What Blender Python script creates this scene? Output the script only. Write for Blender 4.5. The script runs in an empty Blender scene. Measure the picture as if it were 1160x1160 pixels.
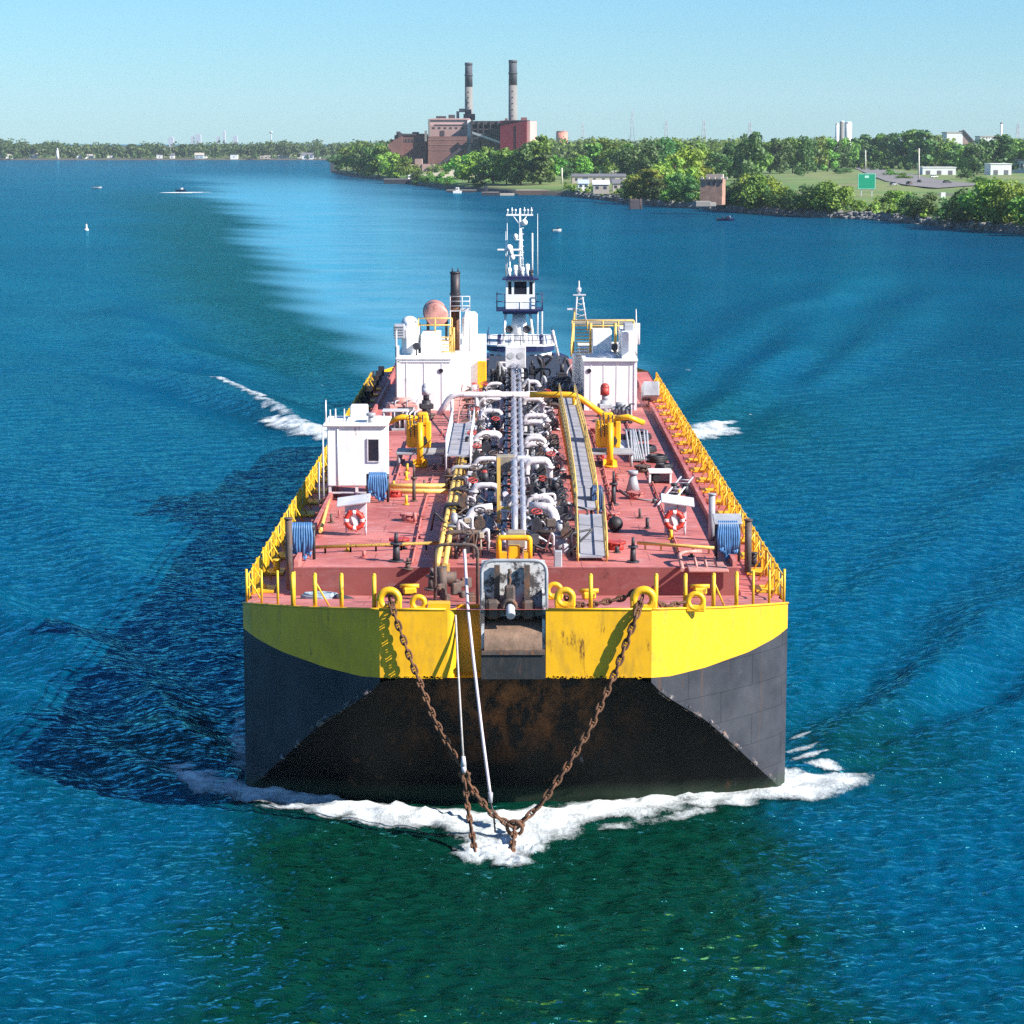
import bpy, math, random
import numpy as np
from mathutils import Vector, Matrix
random.seed(7); rng = np.random.default_rng(7)
R = math.radians
scn = bpy.context.scene
COL = scn.collection

# ------------------------------------------------------------ camera, sky, sun, exposure
F_PX = 2700.0                      # focal length in photograph pixels (1160 wide)
HZ = 161.0                         # horizon row
CH = 26.8                          # camera height above the river
TH = math.atan((580-HZ)/F_PX); CT, ST = math.cos(TH), math.sin(TH)
cam = bpy.data.cameras.new('camera'); co = bpy.data.objects.new('camera', cam); COL.objects.link(co)
cam.sensor_width = 36; cam.lens = 36*F_PX/1160; cam.clip_start = 1; cam.clip_end = 60000
co.location = (0, 0, CH); co.rotation_euler = (math.pi/2-TH, 0, 0)
scn.camera = co
SUN_AZ, SUN_EL = R(66), R(34)      # azimuth measured from -Y (behind the camera) towards +X
sd = Vector((math.sin(SUN_AZ)*math.cos(SUN_EL), -math.cos(SUN_AZ)*math.cos(SUN_EL), math.sin(SUN_EL)))
wd = bpy.data.worlds.new('World'); scn.world = wd; wd.use_nodes = True
nt = wd.node_tree; nt.nodes.clear()
sky = nt.nodes.new('ShaderNodeTexSky'); sky.sky_type = 'NISHITA'; sky.sun_disc = False
sky.sun_elevation = SUN_EL; sky.sun_rotation = math.atan2(sd.x, sd.y)
sky.air_density = 1.0; sky.dust_density = 0.15; sky.ozone_density = 3.0; sky.altitude = 100
tint = nt.nodes.new('ShaderNodeMix'); tint.data_type = 'RGBA'; tint.blend_type = 'MULTIPLY'
tint.inputs[0].default_value = 1; tint.inputs[7].default_value = (0.58, 1.0, 1.36, 1)
bg = nt.nodes.new('ShaderNodeBackground'); bg.inputs[1].default_value = 0.057
wo = nt.nodes.new('ShaderNodeOutputWorld')
nt.links.new(sky.outputs[0], tint.inputs[6]); nt.links.new(tint.outputs[2], bg.inputs[0]); nt.links.new(bg.outputs[0], wo.inputs[0])
sl = bpy.data.lights.new('sun', 'SUN'); sl.energy = 5.0; sl.angle = R(0.5); sl.color = (1, 0.94, 0.86)
so = bpy.data.objects.new('sun', sl); COL.objects.link(so); so.location = sd*400
so.rotation_euler = sd.to_track_quat('Z', 'Y').to_euler()
vs = scn.view_settings; vs.view_transform = 'Standard'; vs.look = 'None'; vs.exposure = 1.0; vs.gamma = 1; vs.use_curve_mapping = False
scn.render.engine = 'CYCLES'
try:
    scn.cycles.use_denoising = False; scn.cycles.max_bounces = 6; scn.cycles.transparent_max_bounces = 12
    scn.cycles.sample_clamp_indirect = 2; scn.cycles.sample_clamp_direct = 1.1; scn.cycles.caustics_reflective = False
except Exception: pass

# ------------------------------------------------------------ measuring: photograph pixel -> point in the place
def ray(px, py):
    a = (px-580)/F_PX; b = -(py-580)/F_PX
    return (a, CT+b*ST, -ST+b*CT)
def G(px, py, z=0.0):
    r = ray(px, py); t = (z-CH)/r[2]; return Vector((r[0]*t, r[1]*t, z))
def V(px, py, Y):
    r = ray(px, py); t = Y/r[1]; return Vector((r[0]*t, Y, CH+r[2]*t))

# ------------------------------------------------------------ materials
MATS = {}
def nodes_of(name):
    m = bpy.data.materials.new(name); m.use_nodes = True
    t = m.node_tree; b = t.nodes['Principled BSDF']; return m, t, b
def N(t, kind, **kw):
    n = t.nodes.new(kind)
    for k, v in kw.items(): setattr(n, k, v)
    return n
def mixc(t, fac, a, b, mode='MIX'):
    n = N(t, 'ShaderNodeMix', data_type='RGBA', blend_type=mode)
    for s, v in ((0, fac), (6, a), (7, b)):
        if hasattr(v, 'links') or isinstance(v, bpy.types.NodeSocket): t.links.new(v, n.inputs[s])
        else: n.inputs[s].default_value = v if s == 0 else (*v[:3], 1)
    return n.outputs[2]
def noise(t, scale, detail=4, rough=0.6, vec=None, stretch=None):
    n = N(t, 'ShaderNodeTexNoise'); n.inputs['Scale'].default_value = scale
    n.inputs['Detail'].default_value = detail; n.inputs['Roughness'].default_value = rough
    if vec is None:
        vec = N(t, 'ShaderNodeNewGeometry').outputs['Position']
    if stretch:
        mp = N(t, 'ShaderNodeMapping'); mp.inputs['Scale'].default_value = stretch
        t.links.new(vec, mp.inputs[0]); vec = mp.outputs[0]
    t.links.new(vec, n.inputs['Vector']); return n.outputs[0]
def ramp(t, fac, lo, hi):
    r = N(t, 'ShaderNodeMapRange'); r.inputs[1].default_value = lo; r.inputs[2].default_value = hi; r.clamp = True
    t.links.new(fac, r.inputs[0]); return r.outputs[0]
def paint(name, c, rough=0.5, metal=0.0, var=0.25, rust=0.0, rustc=(0.12, 0.045, 0.018), scale=1.2, streak=(1, 1, 0.25), bump=0.0, dirt=0.0):
    if name in MATS: return MATS[name]
    m, t, b = nodes_of(name)
    n1 = noise(t, scale*0.8, 5)
    dark = tuple(x*(1-var) for x in c); lite = tuple(min(1, x*(1+var*0.5)) for x in c)
    col = mixc(t, ramp(t, n1, 0.3, 0.7), dark, lite)
    if dirt > 0:
        nd = noise(t, scale*2.7, 6, 0.7, stretch=(1, 1, 0.35))
        k = N(t, 'ShaderNodeMath', operation='MULTIPLY'); k.inputs[1].default_value = dirt
        t.links.new(ramp(t, nd, 0.48, 0.72), k.inputs[0])
        col = mixc(t, k.outputs[0], col, (0.10, 0.075, 0.06))
    if rust > 0:
        n2 = noise(t, scale*1.9, 7, 0.72, stretch=streak)
        col = mixc(t, ramp(t, n2, 0.68-rust*0.35, 0.75-rust*0.25), col, rustc)
    t.links.new(col, b.inputs['Base Color'])
    b.inputs['Roughness'].default_value = rough; b.inputs['Metallic'].default_value = metal
    if bump > 0:
        bp = N(t, 'ShaderNodeBump'); bp.inputs['Strength'].default_value = bump; bp.inputs['Distance'].default_value = 0.05
        t.links.new(noise(t, scale*3, 5), bp.inputs['Height']); t.links.new(bp.outputs[0], b.inputs['Normal'])
    MATS[name] = m; return m

YEL = paint('yellow_paint', (0.88, 0.47, 0.010), 0.42, var=0.14, rust=0.14, dirt=0.35, scale=0.9)
YELR = paint('yellow_rail_paint', (0.82, 0.49, 0.02), 0.5, var=0.22, rust=0.30, scale=2.5)
CREAM = paint('cream_yellow_paint', (0.70, 0.47, 0.12), 0.5, var=0.2, rust=0.25, scale=2.5)
WHITE = paint('white_paint', (0.88, 0.87, 0.85), 0.45, var=0.08, rust=0.10, dirt=0.20, scale=0.9)
WHITEP = paint('white_pipe_paint', (0.68, 0.63, 0.65), 0.45, var=0.3, rust=0.3, scale=2.2)
SILVER = paint('silver_pipe', (0.42, 0.42, 0.48), 0.42, metal=0.25, var=0.3, rust=0.22, scale=2.5)
GREY = paint('grey_paint', (0.36, 0.37, 0.40), 0.55, var=0.25, rust=0.18, scale=1.6)
LGREY = paint('light_grey_paint', (0.56, 0.56, 0.60), 0.55, var=0.2, rust=0.15, scale=1.4)
DARK = paint('dark_steel', (0.035, 0.035, 0.045), 0.55, var=0.4, rust=0.25, scale=2)
BLACKR = paint('black_rubber', (0.02, 0.02, 0.024), 0.6, var=0.3, scale=2)
RUST = paint('rusty_steel', (0.13, 0.06, 0.03), 0.8, var=0.5, rust=0.4, rustc=(0.25, 0.09, 0.035), scale=4, bump=0.5)
RUSTD = paint('dark_rusty_steel', (0.10, 0.075, 0.065), 0.7, var=0.5, rust=0.45, rustc=(0.2, 0.085, 0.04), scale=2.5, bump=0.4)
REDP = paint('red_paint', (0.45, 0.05, 0.04), 0.5, var=0.25, rust=0.2, scale=2)
PINKT = paint('pink_tank_paint', (0.55, 0.26, 0.22), 0.5, var=0.25, rust=0.3, rustc=(0.2, 0.07, 0.05), scale=1.5)
GLASS = paint('dark_window_glass', (0.02, 0.022, 0.035), 0.08, var=0.1)
NAVY = paint('navy_paint', (0.018, 0.022, 0.09), 0.45, var=0.25, scale=1)
BLUEH = paint('blue_hose', (0.07, 0.20, 0.42), 0.5, var=0.35, scale=5)
BLUED = paint('dark_blue_hose', (0.03, 0.07, 0.17), 0.5, var=0.3, scale=5)
LIFER = paint('life_ring_orange_red', (0.62, 0.05, 0.03), 0.5, var=0.1, scale=3)
TAN = paint('tan_grimy_paint', (0.34, 0.29, 0.22), 0.6, var=0.35, rust=0.25, scale=2)
WIRE = paint('pale_wire_rope', (0.45, 0.42, 0.40), 0.6, var=0.3, scale=6)
LILAC = paint('pale_hawser', (0.66, 0.58, 0.64), 0.6, var=0.2, scale=6)

def deck_material():
    m, t, b = nodes_of('worn_red_deck')
    pos = N(t, 'ShaderNodeNewGeometry').outputs['Position']
    big = noise(t, 0.16, 5, 0.6, vec=pos); fine = noise(t, 1.7, 7, 0.7, vec=pos, stretch=(0.5, 1, 1))
    col = mixc(t, ramp(t, big, 0.35, 0.66), (0.37, 0.090, 0.078), (0.58, 0.19, 0.165))
    col = mixc(t, ramp(t, fine, 0.52, 0.72), col, (0.56, 0.30, 0.29))
    f2 = noise(t, 0.9, 8, 0.75, vec=pos)
    col = mixc(t, ramp(t, f2, 0.55, 0.70), col, (0.20, 0.06, 0.052))
    br = N(t, 'ShaderNodeTexBrick'); br.offset = 0.5
    br.inputs['Scale'].default_value = 0.4; br.inputs['Mortar Size'].default_value = 0.008
    br.inputs['Brick Width'].default_value = 2.4; br.inputs['Row Height'].default_value = 0.8
    br.inputs['Color1'].default_value = br.inputs['Color2'].default_value = (1, 1, 1, 1); br.inputs['Mortar'].default_value = (0.35, 0.3, 0.3, 1)
    t.links.new(pos, br.inputs['Vector'])
    col = mixc(t, 0.8, col, br.outputs['Color'], 'MULTIPLY')
    t.links.new(col, b.inputs['Base Color']); b.inputs['Roughness'].default_value = 0.6
    bp = N(t, 'ShaderNodeBump'); bp.inputs['Strength'].default_value = 0.25; bp.inputs['Distance'].default_value = 0.04
    t.links.new(noise(t, 0.7, 4, vec=pos), bp.inputs['Height']); t.links.new(bp.outputs[0], b.inputs['Normal'])
    return m
DECK = deck_material()
def hull_material(name, cols, wear=1.0, spec=0.12):
    m, t, b = nodes_of(name); b.inputs['Specular IOR Level'].default_value = spec
    pos = N(t, 'ShaderNodeNewGeometry').outputs['Position']
    sep = N(t, 'ShaderNodeSeparateXYZ'); t.links.new(pos, sep.inputs[0])
    n1 = noise(t, 0.5, 6, 0.65, vec=pos)
    col = mixc(t, ramp(t, n1, 0.3, 0.7), cols[0], cols[1])
    # scrapes and old paint scars
    n2 = noise(t, 1.1, 8, 0.75, vec=pos, stretch=(1, 1, 0.55))
    col = mixc(t, ramp(t, n2, 0.66, 0.72), col, tuple(q*wear for q in (0.17, 0.17, 0.19)))
    # rust below the towing gear: strongest amidships, just under the yellow band
    ax = N(t, 'ShaderNodeMath', operation='ABSOLUTE'); t.links.new(sep.outputs[0], ax.inputs[0])
    mx = ramp(t, ax.outputs[0], 5.6, 1.0); mz = ramp(t, sep.outputs[2], 1.8, 4.6)
    k = N(t, 'ShaderNodeMath', operation='MULTIPLY'); t.links.new(mx, k.inputs[0]); t.links.new(mz, k.inputs[1])
    n3 = noise(t, 0.8, 7, 0.7, vec=pos, stretch=(1.4, 1, 0.4))
    k2 = N(t, 'ShaderNodeMath', operation='MULTIPLY'); t.links.new(k.outputs[0], k2.inputs[0]); t.links.new(ramp(t, n3, 0.44, 0.62), k2.inputs[1])
    col = mixc(t, k2.outputs[0], col, (0.24, 0.085, 0.028))
    n4 = noise(t, 2.2, 6, 0.7, vec=pos, stretch=(1, 1, 0.15))
    col = mixc(t, ramp(t, n4, 0.62, 0.74), col, tuple(q*wear for q in (0.075, 0.05, 0.04)))
    # scum line near the water
    zl = ramp(t, sep.outputs[2], 0.9, 0.3)
    col = mixc(t, zl, col, (0.03, 0.045, 0.03))
    # long rust runs and the plate seams of the shell
    n5 = noise(t, 1.0, 5, 0.65, vec=pos, stretch=(2.2, 2.2, 0.10))
    col = mixc(t, ramp(t, n5, 0.60, 0.80), col, tuple(q*wear for q in (0.12, 0.06, 0.035)))
    pl = N(t, 'ShaderNodeTexBrick'); pl.inputs['Scale'].default_value = 0.5; pl.inputs['Mortar Size'].default_value = 0.006; pl.inputs['Brick Width'].default_value = 1.4; pl.inputs['Row Height'].default_value = 0.62
    pl.inputs['Color1'].default_value = pl.inputs['Color2'].default_value = (1, 1, 1, 1); pl.inputs['Mortar'].default_value = (.5, .5, .5, 1)
    cb = N(t, 'ShaderNodeCombineXYZ'); t.links.new(sep.outputs[0], cb.inputs[0]); t.links.new(sep.outputs[2], cb.inputs[1]); t.links.new(cb.outputs[0], pl.inputs['Vector'])
    col = mixc(t, 1.0, col, pl.outputs['Color'], 'MULTIPLY')
    t.links.new(col, b.inputs['Base Color']); b.inputs['Roughness'].default_value = 0.5
    bp = N(t, 'ShaderNodeBump'); bp.inputs['Strength'].default_value = 0.3; bp.inputs['Distance'].default_value = 0.08
    t.links.new(noise(t, 0.5, 3, vec=pos), bp.inputs['Height']); t.links.new(bp.outputs[0], b.inputs['Normal'])
    return m
HULL = hull_material('black_hull_paint', ((0.030, 0.031, 0.040), (0.066, 0.068, 0.080)))
RAKE = hull_material('black_bottom_in_shade', ((0.004, 0.005, 0.005), (0.010, 0.011, 0.011)), 0.7, 0.05)  # bottom coating darkened further to hold the shade under the rake
def patchy_material():
    m, t, b = nodes_of('flaking_white_paint')
    n1 = noise(t, 1.6, 8, 0.75); col = mixc(t, ramp(t, n1, 0.44, 0.52), (0.07, 0.06, 0.06), (0.62, 0.62, 0.62))
    t.links.new(col, b.inputs['Base Color']); b.inputs['Roughness'].default_value = 0.7; return m
PATCHY = patchy_material()
def foliage(name, c1, c2):
    m, t, b = nodes_of(name)
    at = N(t, 'ShaderNodeAttribute'); at.attribute_name = 'leaf'
    oi = N(t, 'ShaderNodeObjectInfo')
    col = mixc(t, at.outputs['Fac'], c1, c2)
    hs = N(t, 'ShaderNodeHueSaturation'); t.links.new(col, hs.inputs['Color'])
    r1 = N(t, 'ShaderNodeMapRange'); r1.inputs[3].default_value = 0.455; r1.inputs[4].default_value = 0.525; t.links.new(oi.outputs['Random'], r1.inputs[0]); t.links.new(r1.outputs[0], hs.inputs['Hue'])
    r2 = N(t, 'ShaderNodeMapRange'); r2.inputs[3].default_value = 0.75; r2.inputs[4].default_value = 1.4; t.links.new(oi.outputs['Random'], r2.inputs[0]); t.links.new(r2.outputs[0], hs.inputs['Value'])
    t.links.new(hs.outputs[0], b.inputs['Base Color']); b.inputs['Roughness'].default_value = 0.6
    tr = N(t, 'ShaderNodeBsdfTranslucent'); t.links.new(hs.outputs[0], tr.inputs[0])
    ms = N(t, 'ShaderNodeMixShader'); ms.inputs[0].default_value = 0.3
    t.links.new(b.outputs[0], ms.inputs[1]); t.links.new(tr.outputs[0], ms.inputs[2])
    t.links.new(ms.outputs[0], t.nodes['Material Output'].inputs[0]); return m
LEAF = {'dark': foliage('dark_foliage', (0.036, 0.105, 0.026), (0.10, 0.22, 0.045)),
        'mid': foliage('mid_green_foliage', (0.065, 0.175, 0.022), (0.19, 0.37, 0.045)),
        'light': foliage('light_green_foliage', (0.10, 0.24, 0.025), (0.26, 0.46, 0.05)),
        'yellow': foliage('yellow_green_foliage', (0.12, 0.20, 0.02), (0.28, 0.37, 0.04))}
BARK = paint('tree_bark', (0.10, 0.075, 0.055), 0.9, var=0.4, scale=2)

# ------------------------------------------------------------ mesh builder
ORG = {}
class MB:
    def __init__(s): s.v = []; s.f = []; s.sm = []; s.mi = []; s.m = 0
    def add(s, verts, faces, smooth=False):
        o = len(s.v); s.v += [tuple(p) for p in verts]
        for f in faces: s.f.append(tuple(i+o for i in f)); s.sm.append(smooth); s.mi.append(s.m)
        return s
    def bx(s, x0, x1, y0, y1, z0, z1):
        return s.add([(x0,y0,z0),(x1,y0,z0),(x1,y1,z0),(x0,y1,z0),(x0,y0,z1),(x1,y0,z1),(x1,y1,z1),(x0,y1,z1)],
              [(0,3,2,1),(4,5,6,7),(0,1,5,4),(1,2,6,5),(2,3,7,6),(3,0,4,7)])
    def box(s, c, size, rz=0.0, bev=0.0, ry=0.0, rx=0.0):
        M = Matrix.Translation(Vector(c)) @ Matrix.Rotation(rz, 4, 'Z') @ Matrix.Rotation(ry, 4, 'Y') @ Matrix.Rotation(rx, 4, 'X')
        x, y, z = (q/2 for q in size)
        if bev <= 0:
            P = [(-x,-y,-z),(x,-y,-z),(x,y,-z),(-x,y,-z),(-x,-y,z),(x,-y,z),(x,y,z),(-x,y,z)]
            return s.add([M @ Vector(p) for p in P], [(0,3,2,1),(4,5,6,7),(0,1,5,4),(1,2,6,5),(2,3,7,6),(3,0,4,7)])
        b = min(bev, x*.9, y*.9, z*.9); P = []
        for zz, ins in ((-z, b), (-z+b, 0), (z-b, 0), (z, b)):
            xa, ya = x-ins, y-ins; c2 = b if ins == 0 else b*0.3
            P += [(-xa+c2,-ya,zz),(xa-c2,-ya,zz),(xa,-ya+c2,zz),(xa,ya-c2,zz),(xa-c2,ya,zz),(-xa+c2,ya,zz),(-xa,ya-c2,zz),(-xa,-ya+c2,zz)]
        F = [tuple(range(7,-1,-1)), tuple(range(24,32))]
        for k in range(3):
            for i in range(8): F.append((k*8+i, k*8+(i+1)%8, k*8+8+(i+1)%8, k*8+8+i))
        return s.add([M @ Vector(p) for p in P], F)
    def cyl(s, p0, p1, r0, r1=None, n=10, cap=True):
        r1 = r0 if r1 is None else r1; p0, p1 = Vector(p0), Vector(p1); d = (p1-p0).normalized()
        a = d.orthogonal().normalized(); b = d.cross(a); o = len(s.v); vs_ = []
        for p, r in ((p0, r0), (p1, r1)):
            for i in range(n):
                t = 2*math.pi*i/n; vs_.append(p + (a*math.cos(t)+b*math.sin(t))*r)
        s.add(vs_, [(i, (i+1)%n, n+(i+1)%n, n+i) for i in range(n)], True)
        if cap: s.add([], [tuple(o-len(s.v)+i for i in range(n-1,-1,-1)), tuple(o-len(s.v)+n+i for i in range(n))]) if False else s._caps(o, n)
        return s
    def _caps(s, o, n, rows=2):
        s.f.append(tuple(o+i for i in range(n-1,-1,-1))); s.sm.append(False); s.mi.append(s.m)
        s.f.append(tuple(o+n*(rows-1)+i for i in range(n))); s.sm.append(False); s.mi.append(s.m)
    def tube(s, pts, r, n=8, closed=False):
        P = [Vector(p) for p in pts]; k = len(P); o = len(s.v); out = []; prev = None
        for i in range(k):
            if closed: d = (P[(i+1)%k]-P[i-1])
            else: d = P[min(i+1,k-1)]-P[max(i-1,0)]
            d = d.normalized() if d.length > 1e-9 else Vector((0,0,1))
            if prev is None: a = d.orthogonal().normalized()
            else:
                a = prev - d*prev.dot(d); a = a.normalized() if a.length > 1e-6 else d.orthogonal().normalized()
            prev = a; b = d.cross(a)
            rr = r[i] if isinstance(r, (list, tuple)) else r
            for j in range(n):
                t = 2*math.pi*j/n; out.append(P[i]+(a*math.cos(t)+b*math.sin(t))*rr)
        F = []
        for i in range(k if closed else k-1):
            for j in range(n): F.append((i*n+j, i*n+(j+1)%n, ((i+1)%k)*n+(j+1)%n, ((i+1)%k)*n+j))
        s.add(out, F, True)
        if not closed: s._caps(o, n, k)
        return s
    def sph(s, c, r, nu=12, nv=8, sc=(1,1,1)):
        out = []; F = []
        for i in range(nv+1):
            ph = math.pi*i/nv
            for j in range(nu):
                t = 2*math.pi*j/nu; out.append((c[0]+r*sc[0]*math.sin(ph)*math.cos(t), c[1]+r*sc[1]*math.sin(ph)*math.sin(t), c[2]+r*sc[2]*math.cos(ph)))
        for i in range(nv):
            for j in range(nu): F.append((i*nu+j, (i+1)*nu+j, (i+1)*nu+(j+1)%nu, i*nu+(j+1)%nu))
        return s.add(out, F, True)
    def torus(s, c, Rr, r, axis=(0,1,0), nu=20, nv=8, a0=0.0, a1=2*math.pi, up=None, sx=1.0):
        ax = Vector(axis).normalized(); a = Vector(up).normalized() if up is not None else ax.orthogonal().normalized()
        a = (a-ax*a.dot(ax)).normalized(); b = ax.cross(a); full = abs(a1-a0-2*math.pi) < 1e-6
        pts = [Vector(c)+(a*math.cos(t)*sx+b*math.sin(t))*Rr for t in [a0+(a1-a0)*i/(nu if full else nu-1) for i in range(nu)]]
        return s.tube(pts, r, nv, full)
    def prism(s, poly, vec):
        n = len(poly); vec = Vector(vec); P = [Vector(p) for p in poly]
        return s.add(P+[p+vec for p in P], [tuple(range(n)), tuple(range(2*n-1, n-1, -1))]+[(i, i+n, (i+1)%n+n, (i+1)%n) for i in range(n)])
    def grid(s, rows, smooth=True, flip=False):
        n = len(rows[0]); pts = [p for r in rows for p in r]; F = []
        for i in range(len(rows)-1):
            for j in range(n-1):
                q = (i*n+j, i*n+j+1, (i+1)*n+j+1, (i+1)*n+j); F.append(q[::-1] if flip else q)
        return s.add(pts, F, smooth)
    def build(s, name, mat, parent=None, org=None):
        me = bpy.data.meshes.new(name); o = bpy.data.objects.new(name, me)
        og = Vector(org) if org is not None else (ORG.get(parent.name, Vector()) if parent else Vector())
        me.from_pydata([(p[0]-og.x, p[1]-og.y, p[2]-og.z) for p in s.v], [], s.f)
        for mm in (mat if isinstance(mat, (list, tuple)) else [mat]): me.materials.append(mm)
        me.polygons.foreach_set('use_smooth', s.sm); me.polygons.foreach_set('material_index', s.mi); me.update()
        COL.objects.link(o)
        if parent: o.parent = parent
        else: o.location = og
        ORG[o.name] = og; return o
def tag(o, label=None, cat=None, group=None, kind=None):
    if label: o['label'] = label
    if cat: o['category'] = cat
    if group: o['group'] = group
    if kind: o['kind'] = kind
    return o
def thing(name, label, cat, loc, group=None):
    o = bpy.data.objects.new(name, None); COL.objects.link(o); o.location = loc; ORG[o.name] = Vector(loc); o.empty_display_size = 0.3
    return tag(o, label, cat, group)
def single(mb, name, mat, label, cat, org, group=None, kind=None):
    return tag(mb.build(name, mat, None, org), label, cat, group, kind)
def copy_tree(o, parent=None):
    c = o.copy(); COL.objects.link(c)
    if parent is not None: c.parent = parent
    for ch in [q for q in o.children]: copy_tree(ch, c)
    return c
def fillet(pts, r, seg=4):
    P = [Vector(p) for p in pts]; out = [P[0]]
    for i in range(1, len(P)-1):
        a = (P[i-1]-P[i]); b = (P[i+1]-P[i]); rr = min(r, a.length*0.49, b.length*0.49)
        A = P[i]+a.normalized()*rr; B = P[i]+b.normalized()*rr
        for k in range(seg+1):
            t = k/seg; out.append(A*(1-t)**2+P[i]*2*t*(1-t)+B*t*t)
    return out+[P[-1]]
def lerp(a, b, t): return a+(b-a)*t
def interp(x, xs, ys): return float(np.interp(x, xs, ys))
def resample(P, n):
    P = [Vector(p) for p in P]; L = [0]
    for i in range(1, len(P)): L.append(L[-1]+(P[i]-P[i-1]).length)
    out = []
    for k in range(n):
        s_ = L[-1]*k/(n-1); i = max(j for j in range(len(P)) if L[j] <= s_+1e-9); i = min(i, len(P)-2)
        t = (s_-L[i])/max(1e-9, L[i+1]-L[i]); out.append(P[i].lerp(P[i+1], t))
    return out
# ------------------------------------------------------------ river: one sheet of real waves
RIVER_RIDGES = [  # crest lines of the bow and stern waves: end points (world x, y), height, half width
    ((-13,103),(-42,160),.34,1.7), ((-12,98),(-46,139),.36,1.8), ((-13,97),(-40,122),.26,1.3), ((-17,108),(-60,176),.20,2.0),
    ((-20,140),(-62,235),.18,2.4), ((-26,130),(-75,195),.16,2.2),
    ((13,103),(42,160),.34,1.7), ((12,98),(46,139),.34,1.8), ((13,97),(44,124),.22,1.3), ((17,108),(60,176),.20,2.0),
    ((20,140),(62,235),.18,2.4), ((28,132),(78,195),.16,2.2),
    ((-18,218),(-62,350),.42,2.6), ((-20,236),(-60,372),.30,3.0), ((-30,262),(-90,480),.2,4),
    ((17,218),(66,470),.42,2.8), ((16,240),(58,480),.30,3.4), ((26,250),(90,470),.2,4)]
def sstep(x, a, b):
    t = np.clip((x-a)/(b-a), 0, 1); return t*t*(3-2*t)
def wake_masks(X, Y):
    """calm: the smooth turbulent wake behind the tug; chop: the steep trough on its outer flank."""
    yl = np.array([230, 282, 340, 434, 560, 760, 1070, 1500, 2100]); xl = np.array([-9, -16, -24, -37, -55, -82, -124, -190, -290])
    xr = np.array([9, 8, 4, -2, -9, -22, -44, -84, -160])
    wob = 0.004*Y*(np.sin(Y*0.031+X*.05)+0.7*np.sin(Y*0.083+1+X*.09)+np.sin(Y*0.009))+1.5*np.sin(Y*.21+X*.23)
    L = np.interp(Y, yl, xl)+wob; Rr = np.interp(Y, yl, xr)+wob*0.8; w = 2.0+0.012*Y
    calm = sstep(X, L-w, L+w)*(1-sstep(X, Rr-2.5*w, Rr+2.5*w))*sstep(Y, 235, 300)*(1-sstep(Y, 1000, 2300))
    chop = sstep(X, L-5*w, L-1.5*w)*(1-sstep(X, L-w, L+w*0.6))*sstep(Y, 230, 300)*(1-sstep(Y, 900, 1600))
    return calm, chop
def river_height(X, Y, sp):
    z = np.zeros_like(X); r = np.random.default_rng(3)
    for i in range(70):
        lam = 0.8*(5.0/0.8)**(r.random()**1.6); d = R(95)+r.normal()*0.6; k = 2*math.pi/lam; ph = r.random()*6.28
        a = 0.0062*lam**0.5*(0.5+r.random()); a *= 1.0 if lam < 2.5 else 0.6
        fade = np.clip(lam/(3.2*sp)-0.4, 0, 1)
        t = k*(X*math.cos(d)+Y*math.sin(d))+ph+0.6*np.sin(X*0.11*(1+i%3)+i)+0.5*np.sin(Y*0.09+i*2)
        z += fade*a*(np.sin(t)+0.25*np.sin(2*t+0.6))
    calm, chop = wake_masks(X, Y); z *= (1-0.4*calm)*(1+0.6*chop)
    for (a, b, h, w) in RIVER_RIDGES:
        ax, ay = a; dx, dy = b[0]-a[0], b[1]-a[1]; L = math.hypot(dx, dy); ux, uy = dx/L, dy/L
        s = ((X-ax)*ux+(Y-ay)*uy)/L; off = (X-ax)*(-uy)+(Y-ay)*ux
        off = off+0.9*np.sin(s*7+ax)+0.35*np.sin(s*27+ay); ww = w*(0.75+1.1*np.clip(s, 0, 1.2))
        env = sstep(s, -0.08, 0.12)*(1-sstep(s, 0.65, 1.35))*(0.85+0.2*np.sin(s*11+ay))
        q = off/ww; z += 2.0*h*env*(np.exp(-q*q)-0.55*np.exp(-(np.abs(q)-1.9)**2))
    return z
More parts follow.
